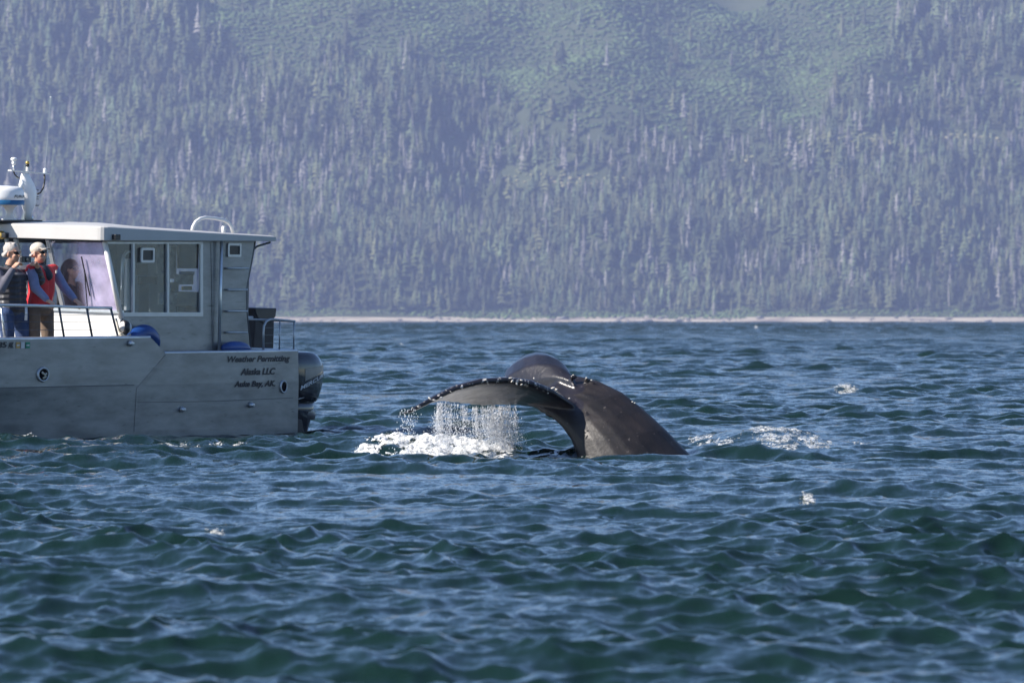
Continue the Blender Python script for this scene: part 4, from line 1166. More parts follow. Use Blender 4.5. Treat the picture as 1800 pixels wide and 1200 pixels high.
def head(mb, c, fwd, up):
    """skull, jaw, nose, brow, lips, ears and neck root about centre c (eye level)"""
    f = Vector(fwd).normalized(); u = Vector(up); u = (u - f * u.dot(f)).normalized(); s = f.cross(u)
    M3 = Matrix((s, f, u)).transposed()
    def L(x, y, z): return c + M3 @ Vector((x, y, z))
    mb.ell(L(0, -0.012, 0.035), (0.074, 0.096, 0.090), M3, 18, 12)
    mb.ell(L(0, 0.016, -0.050), (0.058, 0.070, 0.070), M3, 16, 10)
    mb.ell(L(0, 0.046, -0.092), (0.030, 0.030, 0.024), M3, 12, 8)                 # chin
    mb.cap(L(0, 0.080, 0.010), L(0, 0.104, -0.032), 0.011, 0.016, 10)             # nose
    mb.cap(L(-0.034, 0.074, 0.018), L(0.034, 0.074, 0.018), 0.013, 0.013, 10)     # brow
    for q in (-1, 1):
        mb.ell(L(q * 0.040, 0.062, -0.028), (0.022, 0.022, 0.020), M3, 10, 8)     # cheek
        mb.ell(L(q * 0.076, -0.012, -0.012), (0.011, 0.020, 0.033), M3, 10, 8)    # ear
    mb.cap(L(-0.020, 0.078, -0.064), L(0.020, 0.078, -0.064), 0.009, 0.009, 8)    # lips
    mb.cap(L(-0.016, 0.076, -0.076), L(0.016, 0.076, -0.076), 0.009, 0.009, 8)
    return M3, L

def person(name, label):
    e = empty(name); e.matrix_world = BM
    tag(e, label, 'person')
    return e
def fuse_part(mb, name, mat, parent, voxel=0.011, it=3):
    return link(name, fused(mb, voxel, it), mat, parent)
ZD = 0.62
def legs(mb, hipL, hipR, spread, rad, fwd):
    for q, o_ in ((hipL, -1), (hipR, 1)):
        knee = Vector((q.x + fwd.x * 0.05, q.y + fwd.y * 0.05, ZD + 0.50)); ank = Vector((q.x, q.y, ZD + 0.10))
        mb.cap(q, knee, rad, rad * 0.72, 14).cap(knee, ank, rad * 0.72, rad * 0.62, 14)
def shoe(mb, q, fwd):
    mb.cap(Vector((q.x, q.y, ZD + 0.05)), Vector((q.x, q.y, ZD + 0.05)) + fwd * 0.17, 0.05, 0.042, 12)

# ---- man in the red vest, leaning with both hands on the bow rail
J = pts(dict(chest=(73, 484, -.44), neck=(69, 464, -.45), belly=(73, 512, -.44), hip=(68, 540, -.46), sA=(55, 474, -.36), sB=(94, 474, -.52),
             eA=(62, 506, -.27), wA=(84, 528, -.13), eB=(112, 504, -.36), wB=(133, 528, -.15), hL=(57, 549, -.44), hR=(81, 549, -.48), head=(68.5, 445, -.43)))
face = (BI.to_3x3() @ Vector((0.80, -0.55, 0.10))).normalized()
up_l = Vector((0, 0, 1)); man2 = person('person', 'man in red vest and pale cap gripping the bow rail with both hands')
mb = MB(); M3, HL = head(mb, J['head'], face, up_l)
mb.cap(J['neck'], J['head'] + Vector((0, 0, -0.07)), 0.060, 0.052)
mb.cap(J['chest'], J['belly'], 0.12, 0.12).cap(J['belly'], J['hip'], 0.12, 0.12).cap(J['neck'], J['chest'], 0.06, 0.11)
for a, e_, w_ in (('sA', 'eA', 'wA'), ('sB', 'eB', 'wB')):
    mb.cap(J['chest'], J[a], 0.09, 0.055).cap(J[a], J[e_], 0.050, 0.040).cap(J[e_], J[w_], 0.040, 0.027)
railA = bl(93, 538, p=rail_p(bl(93, 538, p=PR).x)); railB = bl(143, 540, p=rail_p(bl(143, 540, p=PR).x))
for w_, rl in ((J['wA'], railA), (J['wB'], railB)):
    tgt = rl + Vector((0, 0, 0.028)); hand(mb, w_, tgt - w_, Vector((0, 0, -1)), 1, 0.85, 0.17)
for q in ('hL', 'hR'): mb.cap(J['hip'], J[q], 0.11, 0.07).cap(J[q], Vector((J[q].x, J[q].y, ZD + .12)), 0.06, 0.045)
fuse_part(mb, 'body', 'skin', man2, 0.009, 2)
mb = MB()
fl = Vector((face.x, face.y, 0)).normalized(); sdv = Vector((-fl.y, fl.x, 0))
mb.cap(J['chest'] + sdv * 0.05, J['belly'] + sdv * 0.05, 0.135, 0.130).cap(J['chest'] - sdv * 0.05, J['belly'] - sdv * 0.05, 0.135, 0.130)
mb.cap(J['belly'] + sdv * .045, J['hip'] + sdv * .045 + Vector((0, 0, 0.05)), 0.13, 0.132).cap(J['belly'] - sdv * .045, J['hip'] - sdv * .045 + Vector((0, 0, 0.05)), 0.13, 0.132)
mb.cap(J['chest'], J['sA'], 0.11, 0.072).cap(J['chest'], J['sB'], 0.11, 0.072)
vo = fuse_part(mb, 'vest', 'vest_red', man2)
mb = MB().cap(J['neck'] + Vector((0, 0, -0.005)), J['neck'] + Vector((0, 0, -0.05)), 0.075, 0.095)
mb.cap(J['neck'] + fl * 0.07 + Vector((0, 0, -0.08)), J['chest'] + fl * 0.10 + sdv * -0.01, 0.075, 0.07)
fuse_part(mb, 'collar', 'navy', man2)
for a, e_, w_ in (('sA', 'eA', 'wA'), ('sB', 'eB', 'wB')):
    w1 = J[e_].lerp(J[w_], 0.86)
    fuse_part(MB().cap(J[a], J[e_], 0.070, 0.060).cap(J[e_], w1, 0.060, 0.043), 'sleeve', 'shirt_blue', man2)
mb = MB(); mb.cap(J['hip'] + sdv * .04, J['hip'] - sdv * .04, 0.135, 0.135); legs(mb, J['hL'], J['hR'], 0.1, 0.098, fl)
fuse_part(mb, 'trousers', 'khaki', man2)
for q in ('hL', 'hR'):
    mb = MB(); shoe(mb, J[q], fl); fuse_part(mb, 'shoe', 'paper', man2)
# cap: crown and peak
mb = MB().ell(HL(0, -0.014, 0.058), (0.084, 0.104, 0.078), M3, 20, 12)
cp = fuse_part(mb, 'cap', 'cap_cloth', man2, 0.007)
mb = MB()
arc = [HL(0.072 * math.sin(t), 0.062 + 0.035 * math.cos(t), 0.052) for t in np.linspace(-1.35, 1.35, 9)]
arc2 = [HL(0.062 * math.sin(t), 0.085 + 0.078 * math.cos(t), 0.040 - 0.012 * abs(math.sin(t))) for t in np.linspace(-1.35, 1.35, 9)]
mb.prism(arc + arc2[::-1], M3 @ Vector((0, 0, 0.010)))
mb.build('peak', 'cap_cloth', cp)
def shades(L, parent):
    mb = MB()
    for q in (-1, 1):
        mb.prism([L(q * 0.008, 0.099, 0.022), L(q * 0.045, 0.090, 0.024), L(q * 0.068, 0.062, 0.020), L(q * 0.066, 0.062, -0.006), L(q * 0.040, 0.088, -0.016), L(q * 0.012, 0.098, -0.010)], (L(0, 1, 0) - L(0, 0, 0)) * 0.008)
        mb.tube([L(q * 0.070, 0.062, 0.014), L(q * 0.079, 0.0, 0.012), L(q * 0.078, -0.03, 0.004)], 0.0045, 6)
    mb.tube([L(-0.012, 0.102, 0.012), L(0.012, 0.102, 0.012)], 0.004, 6)
    return mb.build('sunglasses', 'gloss_black', parent)
shades(HL, man2)
mb = MB().cap(HL(-.078, -.02, .0), HL(-.060, -.075, -.02), .013, .02, 8).cap(HL(.078, -.02, .0), HL(.060, -.075, -.02), .013, .02, 8).cap(HL(-.05, -.085, -.02), HL(.05, -.085, -.02), .024, .024, 8)
fuse_part(mb, 'hair', 'hair_white', man2, 0.007)
q = J['chest'] + fl * 0.19 + Vector((0, 0, 0.03)) + sdv * 0.03
MB().prism([q, q + sdv * 0.03 + Vector((0, 0, .01)), q + sdv * 0.028 + Vector((0, 0, .04)), q + Vector((0, 0, .035))], fl * 0.012).build('badge', 'paper', man2)

# ---- white-haired man photographing with both arms raised
J = pts(dict(chest=(20, 492, -.47), neck=(17, 468, -.46), belly=(20, 520, -.47), hip=(22, 546, -.48), sA=(-6, 478, -.40), sB=(48, 478, -.50),
             eA=(1, 508, -.24), wA=(24, 471, -.20), eB=(70, 492, -.34), wB=(66, 468, -.26), hL=(10, 553, -.44), hR=(36, 553, -.50), head=(21.5, 445, -.42)))
face = (BI.to_3x3() @ Vector((0.88, -0.42, -0.02))).normalized()
fl = Vector((face.x, face.y, 0)).normalized(); sdv = Vector((-fl.y, fl.x, 0))
man1 = person('person', 'white-haired man in quilted black jacket photographing with raised phone')
mb = MB(); M3, HL = head(mb, J['head'], face, up_l)
mb.cap(J['neck'], J['head'] + Vector((0, 0, -0.07)), 0.062, 0.056)
mb.cap(J['chest'], J['belly'], 0.12, 0.12).cap(J['belly'], J['hip'], 0.12, 0.12).cap(J['neck'], J['chest'], 0.06, 0.11)
for a, e_, w_ in (('sA', 'eA', 'wA'), ('sB', 'eB', 'wB')):
    mb.cap(J['chest'], J[a], 0.09, 0.055).cap(J[a], J[e_], 0.050, 0.042).cap(J[e_], J[w_], 0.040, 0.028)
phone = bl(46, 455, p=-.19)
toA = phone + (J['wA'] - phone).normalized() * 0.05; toB = phone + (J['wB'] - phone).normalized() * 0.05
hand(mb, J['wA'], toA - J['wA'] + Vector((0, 0, 0.06)), phone - J['wA'], 1, 0.75, 0.18)
hand(mb, J['wB'], toB - J['wB'] + Vector((0, 0, 0.08)), phone - J['wB'], -1, 0.75, 0.18)
for q in ('hL', 'hR'): mb.cap(J['hip'], J[q], 0.11, 0.07).cap(J[q], Vector((J[q].x, J[q].y, ZD + .12)), 0.06, 0.045)
fuse_part(mb, 'body', 'skin', man1, 0.009, 2)
mb = MB()
for k in (-.06, .06):
    mb.cap(J['chest'] + sdv * k, J['belly'] + sdv * k, 0.150, 0.148).cap(J['belly'] + sdv * k, J['hip'] + sdv * k + Vector((0, 0, .02)), 0.148, 0.145)
mb.cap(J['chest'], J['sA'], 0.12, 0.085).cap(J['chest'], J['sB'], 0.12, 0.09).cap(J['neck'] + Vector((0, 0, -.02)), J['chest'], 0.075, 0.11)
mb.cap(J['sB'], J['eB'], 0.082, 0.070).cap(J['eB'], J['eB'].lerp(J['wB'], 0.8), 0.068, 0.045)
for k, t in enumerate(np.linspace(0.05, 0.95, 6)):                  # quilted rolls
    c_ = (J['chest'] + Vector((0, 0, .06))).lerp(J['hip'], t)
    mb.cap(c_ + sdv * 0.09 + fl * 0.10, c_ - sdv * 0.09 + fl * 0.10, 0.052, 0.052, 10)
fuse_part(mb, 'jacket', 'puffer', man1)
mb = MB().cap(J['sA'], J['eA'], 0.080, 0.066).cap(J['eA'], J['eA'].lerp(J['wA'], 0.88), 0.064, 0.042)
fuse_part(mb, 'sleeve', 'grey_fleece', man1)
mb = MB(); mb.cap(J['hip'] + sdv * .04 - Vector((0, 0, .03)), J['hip'] - sdv * .04 - Vector((0, 0, .03)), 0.135, 0.135); legs(mb, J['hL'], J['hR'], 0.1, 0.105, fl)
fuse_part(mb, 'jeans', 'denim', man1)
for q in ('hL', 'hR'):
    mb = MB(); shoe(mb, J[q], fl); fuse_part(mb, 'shoe', 'navy', man1)
q = J['hip'] + fl * 0.20 - sdv * 0.02
mb = MB().tube([q + Vector((0, 0, .05)), q + fl * .004 + Vector((0, 0, -.03)), q + Vector((0, 0, -.11))], 0.017, 8); mb.build('strap_end', 'lettering_silver', man1, True)
mb = MB().ell(HL(0, -0.022, 0.050), (0.081, 0.098, 0.085), M3, 18, 12).cap(HL(-.078, -.03, .01), HL(-.066, -.07, -.03), .016, .022, 8).cap(HL(.078, -.03, .01), HL(.066, -.07, -.03), .016, .022, 8).cap(HL(-.05, -.088, -.02), HL(.05, -.088, -.02), .03, .03, 8)
for k in range(6):
    t = random.uniform(-1, 1); mb.cap(HL(t * .055, random.uniform(-.07, .06), 0.115), HL(t * .06 + random.uniform(-.02, .02), random.uniform(-.08, .05), 0.124), 0.016, 0.008, 6)
fuse_part(mb, 'hair', 'hair_white', man1, 0.007, 2)
shades(HL, man1)
ph = empty('camera_phone'); ph.matrix_world = BM
tag(ph, 'black camera phone held up by the white-haired man', 'phone')
a, b_ = bl(39, 461, p=-.19), bl(56, 450.5, p=-.19)
MB().box((min(a.x, b_.x), -.235, a.z), (max(a.x, b_.x), -.195, b_.z)).build('phone_body', 'black_plastic', ph, bevel=0.008)
c_ = (a + b_) / 2; MB().lathe([(.022, 0), (.022, .008), (.012, .009)], (c_.x, -.195, c_.z), 14, (0, 1, 0)).build('phone_lens', 'gloss_black', ph, True)

# ---- woman inside the cabin, behind the windshield
fi = FB - 0.42
def wq(u, v, df=0.0): return bl(u, v, f=fi + df)
wom = person('person', 'dark-haired person sitting inside the cabin behind the windshield')
hd = wq(126, 473); face = (BI.to_3x3() @ Vector((0.85, -0.5, 0.0))).normalized(); fl = Vector((face.x, face.y, 0)).normalized(); sdv = Vector((-fl.y, fl.x, 0))
mb = MB(); M3, HL = head(mb, hd, face, up_l)
nk = hd + Vector((0, 0, -.13)) - fl * .02; chs = nk + Vector((0, 0, -.18)); hp = chs + Vector((0, 0, -.36))
mb.cap(nk, hd + Vector((0, 0, -.06)), .052, .046).cap(nk, chs, .06, .11).cap(chs, hp, .11, .12)
sh = [chs + Vector((0, 0, .09)) + sdv * k for k in (.17, -.17)]
for s_ in sh:
    el = s_ + Vector((0, 0, -.27)) + fl * .06; wr = el + fl * .22 + Vector((0, 0, .02))
    mb.cap(chs + Vector((0, 0, .05)), s_, .08, .05).cap(s_, el, .045, .038).cap(el, wr, .036, .025); hand(mb, wr, fl, Vector((0, 0, -1)), 1, .4, .165)
for k in (.09, -.09):
    kn = hp + sdv * k + fl * .4; mb.cap(hp + sdv * k, kn, .085, .06).cap(kn, Vector((kn.x, kn.y, ZD + .06)), .06, .04)
fuse_part(mb, 'body', 'skin', wom, 0.010, 2)
mb = MB()
for k in (.05, -.05): mb.cap(chs + sdv * k, hp + sdv * k, .135, .14)
for s_ in sh:
    el = s_ + Vector((0, 0, -.27)) + fl * .06; mb.cap(chs, s_, .10, .07).cap(s_, el, .065, .055).cap(el, el + fl * .19, .055, .04)
fuse_part(mb, 'coat', 'dark_coat', wom, 0.011)
mb = MB()
for k in (.09, -.09):
    kn = hp + sdv * k + fl * .4; mb.cap(hp + sdv * k, kn, .10, .075).cap(kn, Vector((kn.x, kn.y, ZD + .1)), .07, .055)
fuse_part(mb, 'trousers', 'denim', wom, 0.011)
mb = MB().ell(HL(0, -.02, .045), (.086, .104, .086), M3, 18, 12)
for k in (-.075, .075): mb.cap(HL(k, -.03, .03), HL(k * 1.15, -.05, -.20), .030, .038, 10)
mb.cap(HL(-.04, -.08, .02), HL(-.05, -.10, -.20), .05, .055, 10).cap(HL(.04, -.08, .02), HL(.05, -.10, -.20), .05, .055, 10)
fuse_part(mb, 'hair', 'hair_dark', wom, 0.010)
shades(HL, wom)
# her seat
st_ = empty('pedestal_seat'); st_.matrix_world = BM
tag(st_, 'dark pedestal seat in the cabin under the dark-haired person', 'seat')
q = Vector((hp.x, hp.y, hp.z - .13))
MB().box((q.x - .24, q.y - .24, q.z - .08), (q.x + .24, q.y + .24, q.z)).build('seat_cushion', 'cushion', st_, bevel=.03)
MB().lathe([(.18, 0), (.16, .03), (.04, .05), (.04, q.z - .08 - ZD)], (q.x, q.y, ZD - .008), 18).build('seat_pedestal', 'bright_metal', st_, True)
# ------------------------------------------------------------------ the diving whale: tail stock and flukes
WY = 61.0
mbw = MB()
# tail stock: sections from (left edge, right edge, depth, half depth)
stock = [((925, 711), (1002, 657), 61.55, 0.10), ((945, 718), (1050, 668), 61.42, 0.15), ((967, 731), (1095, 690), 61.28, 0.20), ((987, 749), (1132, 719), 61.16, 0.25),
         ((1004, 773), (1170, 754), 61.06, 0.30), ((1014, 800), (1212, 797), 61.0, 0.35), ((1020, 850), (1275, 860), 60.95, 0.45), ((1030, 905), (1345, 930), 60.95, 0.55)]
rings = []
for (a, b_, Y, hd_) in stock:
    A, B_ = P(*a, Y), P(*b_, Y); c_ = (A + B_) / 2; h = (B_ - A) / 2; n = 20
    ring = []
    for k in range(n):
        t = 2 * math.pi * k / n; cs, sn_ = math.cos(t), math.sin(t)
        w_ = hd_ * (1.0 - 0.28 * max(0, cs) ** 2 - 0.12 * max(0, -cs) ** 3)      # narrows to the dorsal ridge
        ring.append(c_ + h * cs + Vector((0, w_ * math.copysign(abs(sn_) ** 0.95, sn_), 0)))
    rings.append(ring)
mbw.loft(rings, True)
# knuckles along the ridge
for (u, v, r_) in ((1008, 659, .030), (1031, 664, .024), (1042, 669, .02), (1110, 703, .022), (1085, 688, .018)):
    mbw.ell(P(u, v + 3, 61.35), (r_ * 1.6, r_, r_), None, 10, 8)

def fluke_section(LE, TE, thick, camber, n=9, up=Vector((0, 0, 1))):
    ch = TE - LE; L = max(ch.length, 1e-4); d = ch / L
    nrm = (up - d * up.dot(d)).normalized()
    if nrm.z < 0: nrm = -nrm
    top, bot = [], []
    for k in range(n):
        t = (1 - math.cos(math.pi * k / (n - 1))) / 2
        th = thick * (2.6 * math.sqrt(t + 1e-6) * (1 - t) ** 0.9 * 0.62 + 0.10 * (1 - t)) + 0.010
        cm = camber * 4 * t * (1 - t)
        base = LE + ch * t + nrm * cm
        top.append(base + nrm * th / 2); bot.append(base - nrm * th / 2)
    return top, bot
def fluke(stations, side):
    """loft the stations; also returns sample points tagged with span, chord and face"""
    rr, samp = [], []
    for i, (le, te, th, cam_) in enumerate(stations):
        t, b_ = fluke_section(P(*le), P(*te), th, cam_)
        rr.append(t + b_[::-1])
        s_ = i / (len(stations) - 1)
        n = len(t)
        for k in range(n):
            samp.append((t[k], s_, k / (n - 1), 1)); samp.append((b_[k], s_, k / (n - 1), -1))
    mbw.loft(rr, True)
    return samp
def refine(stn, m_=3):
    out = []
    for a, b_ in zip(stn[:-1], stn[1:]):
        for j in range(m_):
            t = j / m_
            out.append(tuple(tuple(x * (1 - t) + y * t for x, y in zip(p, q)) if isinstance(p, tuple) else p * (1 - t) + q * t for p, q in zip(a, b_)))
    out.append(stn[-1]); return out
left = [((1050, 752, 61.30), (960, 735, 61.60), .10, .0), ((1012, 715, 61.10), (935, 714, 61.72), .16, .02), ((975, 690, 60.90), (906, 711, 61.72), .19, .04), ((938, 674, 60.74), (876, 712, 61.58), .17, .05),
        ((895, 667, 60.60), (845, 713, 61.36), .15, .05), ((848, 669, 60.45), (806, 708, 61.06), .13, .04), ((802, 682, 60.30), (773, 705, 60.72), .105, .03), ((762, 702, 60.16), (746, 711, 60.38), .08, .015),
        ((727, 719, 60.05), (721, 723, 60.13), .055, .0), ((710, 726, 60.0), (709, 727, 60.02), .02, .0)]
right = [((1012, 680, 61.30), (900, 690, 61.95), .20, .06), ((1006, 664, 61.48), (884, 669, 62.10), .18, .10), ((998, 650, 61.72), (888, 653, 62.30), .16, .12), ((986, 641, 62.02), (899, 643, 62.52), .13, .10),
         ((985, 641, 62.35), (915, 646, 62.72), .10, .07), ((992, 655, 62.68), (945, 660, 62.92), .075, .04), ((1005, 685, 62.95), (985, 688, 63.05), .05, .01)]
sampL = fluke(refine(left), 1)
sampR = fluke(refine(right), -1)
wme = fused(mbw, 0.016, 6, 0.5)
V = verts_of(wme)
kd = kdtree.KDTree(len(sampL) + len(sampR))
allS = [(q, s_, c_, f_, 0) for q, s_, c_, f_ in sampL] + [(q, s_, c_, f_, 1) for q, s_, c_, f_ in sampR]
for i, q in enumerate(allS): kd.insert(q[0], i)
kd.balance()
mark = np.zeros((len(V), 3), np.float32)        # R: pale underside, G: barnacled leading edge, B: fluke skin
for i, co in enumerate(V):
    _, j, dist = kd.find(co)
    q, s_, c_, f_, sd_ = allS[j]
    if dist < 0.09:
        mark[i, 2] = 1
        if sd_ == 0:
            if f_ < 0:
                mark[i, 0] = max(0, min(1, (s_ - 0.36) / 0.18)) * max(0, min(1, (c_ - 0.26) / 0.16)) * max(0, min(1, (0.84 - s_) / 0.10))
            mark[i, 1] = max(0.0, 1 - c_ / 0.22) * max(0, min(1, (s_ - 0.24) / 0.08))
color_attr(wme, 'mark', mark)

m, nt, b = newmat('whale_skin')
tc = nt.nodes.new('ShaderNodeTexCoord')
at = nt.nodes.new('ShaderNodeAttribute'); at.attribute_name = 'mark'
sp = nt.nodes.new('ShaderNodeSeparateColor'); nt.links.new(at.outputs['Color'], sp.inputs[0])
def noise(scale, det, rough=0.6, mapscale=None):
    nz = nt.nodes.new('ShaderNodeTexNoise'); nz.inputs['Scale'].default_value = scale; nz.inputs['Detail'].default_value = det; nz.inputs['Roughness'].default_value = rough
    if mapscale:
        mp = nt.nodes.new('ShaderNodeMapping'); mp.inputs['Scale'].default_value = mapscale; nt.links.new(tc.outputs['Object'], mp.inputs[0]); nt.links.new(mp.outputs[0], nz.inputs['Vector'])
    else: nt.links.new(tc.outputs['Object'], nz.inputs['Vector'])
    return nz.outputs['Fac']
def ramp(src, p0, c0, p1, c1):
    r_ = nt.nodes.new('ShaderNodeValToRGB'); r_.color_ramp.elements[0].position = p0; r_.color_ramp.elements[0].color = c0 + (1,); r_.color_ramp.elements[1].position = p1; r_.color_ramp.elements[1].color = c1 + (1,)
    nt.links.new(src, r_.inputs[0]); return r_.outputs[0]
def mixc(fac, a, b_):
    mx = nt.nodes.new('ShaderNodeMix'); mx.data_type = 'RGBA'
    if hasattr(fac, 'links'): nt.links.new(fac, mx.inputs[0])
    else: mx.inputs[0].default_value = fac
    for s_, i in ((a, 6), (b_, 7)):
        if hasattr(s_, 'links'): nt.links.new(s_, mx.inputs[i])
        else: mx.inputs[i].default_value = s_ + (1,)
    return mx.outputs[2]
def math_(op, a, b_=None):
    mh = nt.nodes.new('ShaderNodeMath'); mh.operation = op; mh.use_clamp = True
    for s_, i in ((a, 0), (b_, 1)):
        if s_ is None: continue
        if hasattr(s_, 'links'): nt.links.new(s_, mh.inputs[i])
        else: mh.inputs[i].default_value = s_
    return mh.outputs[0]
body = ramp(noise(3.2, 7, 0.68), 0.36, (0.007, 0.006, 0.006), 0.72, (0.027, 0.021, 0.019))
flk = ramp(noise(4.0, 5, 0.6), 0.35, (0.010, 0.009, 0.012), 0.75, (0.026, 0.022, 0.026))
basec = mixc(sp.outputs[2], body, flk)
spots = ramp(noise(26, 2, 0.5), 0.68, (0, 0, 0), 0.74, (1, 1, 1))
basec = mixc(math_('MULTIPLY', spots, 0.45), basec, (0.16, 0.14, 0.13))
under = ramp(noise(1.0, 5, 0.65, (4.0, 9.0, 14.0)), 0.34, (0.07, 0.06, 0.055), 0.68, (0.30, 0.26, 0.23))
basec = mixc(sp.outputs[0], basec, under)
scar = ramp(noise(1.0, 3, 0.55, (24.0, 10.0, 15.0)), 0.55, (0, 0, 0), 0.63, (1, 1, 1))
basec = mixc(math_('MULTIPLY', scar, sp.outputs[1]), basec, (0.62, 0.58, 0.54))
nt.links.new(basec, b.inputs['Base Color'])
bp = nt.nodes.new('ShaderNodeBump'); bp.inputs['Strength'].default_value = 0.28; bp.inputs['Distance'].default_value = 0.012
nt.links.new(noise(22, 5, 0.6), bp.inputs['Height']); nt.links.new(bp.outputs[0], b.inputs['Normal'])
rg = nt.nodes.new('ShaderNodeMapRange'); rg.inputs['To Min'].default_value = 0.45; rg.inputs['To Max'].default_value = 0.28
nt.links.new(sp.outputs[2], rg.inputs[0]); nt.links.new(rg.outputs[0], b.inputs['Roughness'])
setp(b, Specular_IOR_Level=0.42, Coat_Roughness=0.22)
ct = math_('MULTIPLY', sp.outputs[2], 0.15); nt.links.new(ct, b.inputs['Coat Weight'])
whale = link('humpback_whale', wme, 'whale_skin')
tag(whale, 'dark whale tail and flukes arching out of the sea, streaming water', 'whale')
# barnacles crusting the leading edge
plain('barnacle', (0.66, 0.62, 0.56), 0.75, var=0.15, scale=30)
bm_ = MB(); r_ = random.Random(3)
le_pts = [P(*s_[0]) for s_ in refine(left, 6)]; th_ = [s_[2] for s_ in refine(left, 6)]
for i in range(8, len(le_pts) - 3):
    for _ in range(3):
        if r_.random() < 0.80 - 0.22 * math.sin(i * 0.5) * math.sin(i * 0.17 + 1): continue
        t = r_.random(); q = le_pts[i].lerp(le_pts[min(i + 1, len(le_pts) - 1)], t)
        an = R(r_.uniform(-60, 80)); rad_ = th_[i] * 0.275
        c_ = q + Vector((0, -math.cos(an) * rad_ + 0.02, math.sin(an) * rad_ * 1.1 + 0.006))
        s_ = r_.uniform(0.0045, 0.0105)
        bm_.ell(c_, (s_ * r_.uniform(1.2, 3.2), s_ * 0.8, s_ * r_.uniform(0.6, 1.0)), Matrix.Rotation(r_.uniform(-.9, .9), 3, 'Y'), 6, 4)
for (u, v) in ((1112, 706), (1116, 708), (1008, 659), (1031, 664), (1040, 668), (1001, 700), (1069, 768), (1073, 772)):
    bm_.ell(P(u, v, 61.12 if v > 690 else 61.3), (.012, .008, .007), None, 6, 4)
ob = bm_.build('barnacles', 'barnacle', whale, True); ob['kind'] = 'stuff'

# ------------------------------------------------------------------ water running off the flukes, foam and whitecaps
m, nt, b = newmat('drops'); setp(b, Base_Color=(0.86, 0.88, 0.92, 1), Roughness=0.15, Transmission_Weight=0.25, IOR=1.33)
m, nt, b = newmat('foam')
tc = nt.nodes.new('ShaderNodeTexCoord'); nz = nt.nodes.new('ShaderNodeTexNoise'); nz.inputs['Scale'].default_value = 16; nz.inputs['Detail'].default_value = 5
nt.links.new(tc.outputs['Object'], nz.inputs['Vector'])
cr = nt.nodes.new('ShaderNodeValToRGB'); cr.color_ramp.elements[0].position = 0.35; cr.color_ramp.elements[0].color = (0.55, 0.58, 0.58, 1); cr.color_ramp.elements[1].position = 0.6; cr.color_ramp.elements[1].color = (0.84, 0.83, 0.80, 1)
nt.links.new(nz.outputs['Fac'], cr.inputs[0]); nt.links.new(cr.outputs[0], b.inputs['Base Color']); setp(b, Roughness=0.7)
# lace: holes between the bubbles
mp = nt.nodes.new('ShaderNodeMapping'); mp.inputs['Scale'].default_value = (26, 16, 26); nt.links.new(tc.outputs['Object'], mp.inputs[0])
n2 = nt.nodes.new('ShaderNodeTexNoise'); n2.inputs['Scale'].default_value = 1.0; n2.inputs['Detail'].default_value = 6; n2.inputs['Roughness'].default_value = 0.7; nt.links.new(mp.outputs[0], n2.inputs['Vector'])
c2 = nt.nodes.new('ShaderNodeValToRGB'); c2.color_ramp.elements[0].position = 0.30; c2.color_ramp.elements[0].color = (0.0, 0.0, 0.0, 1); c2.color_ramp.elements[1].position = 0.54; c2.color_ramp.elements[1].color = (1, 1, 1, 1)
nt.links.new(n2.outputs['Fac'], c2.inputs[0]); nt.links.new(c2.outputs[0], b.inputs['Alpha'])

thin = MATS['foam'].copy(); thin.name = 'thin_foam'; MATS['thin_foam'] = thin
rmp = [n_ for n_ in thin.node_tree.nodes if n_.type == 'VALTORGB' and any(l.to_socket.name == 'Alpha' for l in n_.outputs[0].links)][0]
rmp.color_ramp.elements[0].position = 0.42; rmp.color_ramp.elements[1].position = 0.66; rmp.color_ramp.elements[1].color = (0.9, 0.9, 0.9, 1)
ICO = BUSH[0][1]
_t = (1 + 5 ** .5) / 2
ICV = np.array([(-1, _t, 0), (1, _t, 0), (-1, -_t, 0), (1, -_t, 0), (0, -1, _t), (0, 1, _t), (0, -1, -_t), (0, 1, -_t), (_t, 0, -1), (_t, 0, 1), (-_t, 0, -1), (-_t, 0, 1)]) / 1.902
OCV = np.array([(1, 0, 0), (-1, 0, 0), (0, 1, 0), (0, -1, 0), (0, 0, 1), (0, 0, -1)], float)
OCF = np.array([(0, 2, 4), (2, 1, 4), (1, 3, 4), (3, 0, 4), (2, 0, 5), (1, 2, 5), (3, 1, 5), (0, 3, 5)])
def blobs(name, C, S, mat, label, cat):
    """many small closed drops: centres C (n,3), half sizes S (n,3)"""
    C = np.asarray(C); S = np.asarray(S); n = len(C)
    V = (C[:, None, :] + OCV[None] * S[:, None, :] * 1.15).reshape(-1, 3)
    F = (OCF[None] + (np.arange(n) * 6)[:, None, None]).reshape(-1, 3)
    return tag(link(name, np_mesh(name, V, F, True), mat), label, cat, kind='stuff')

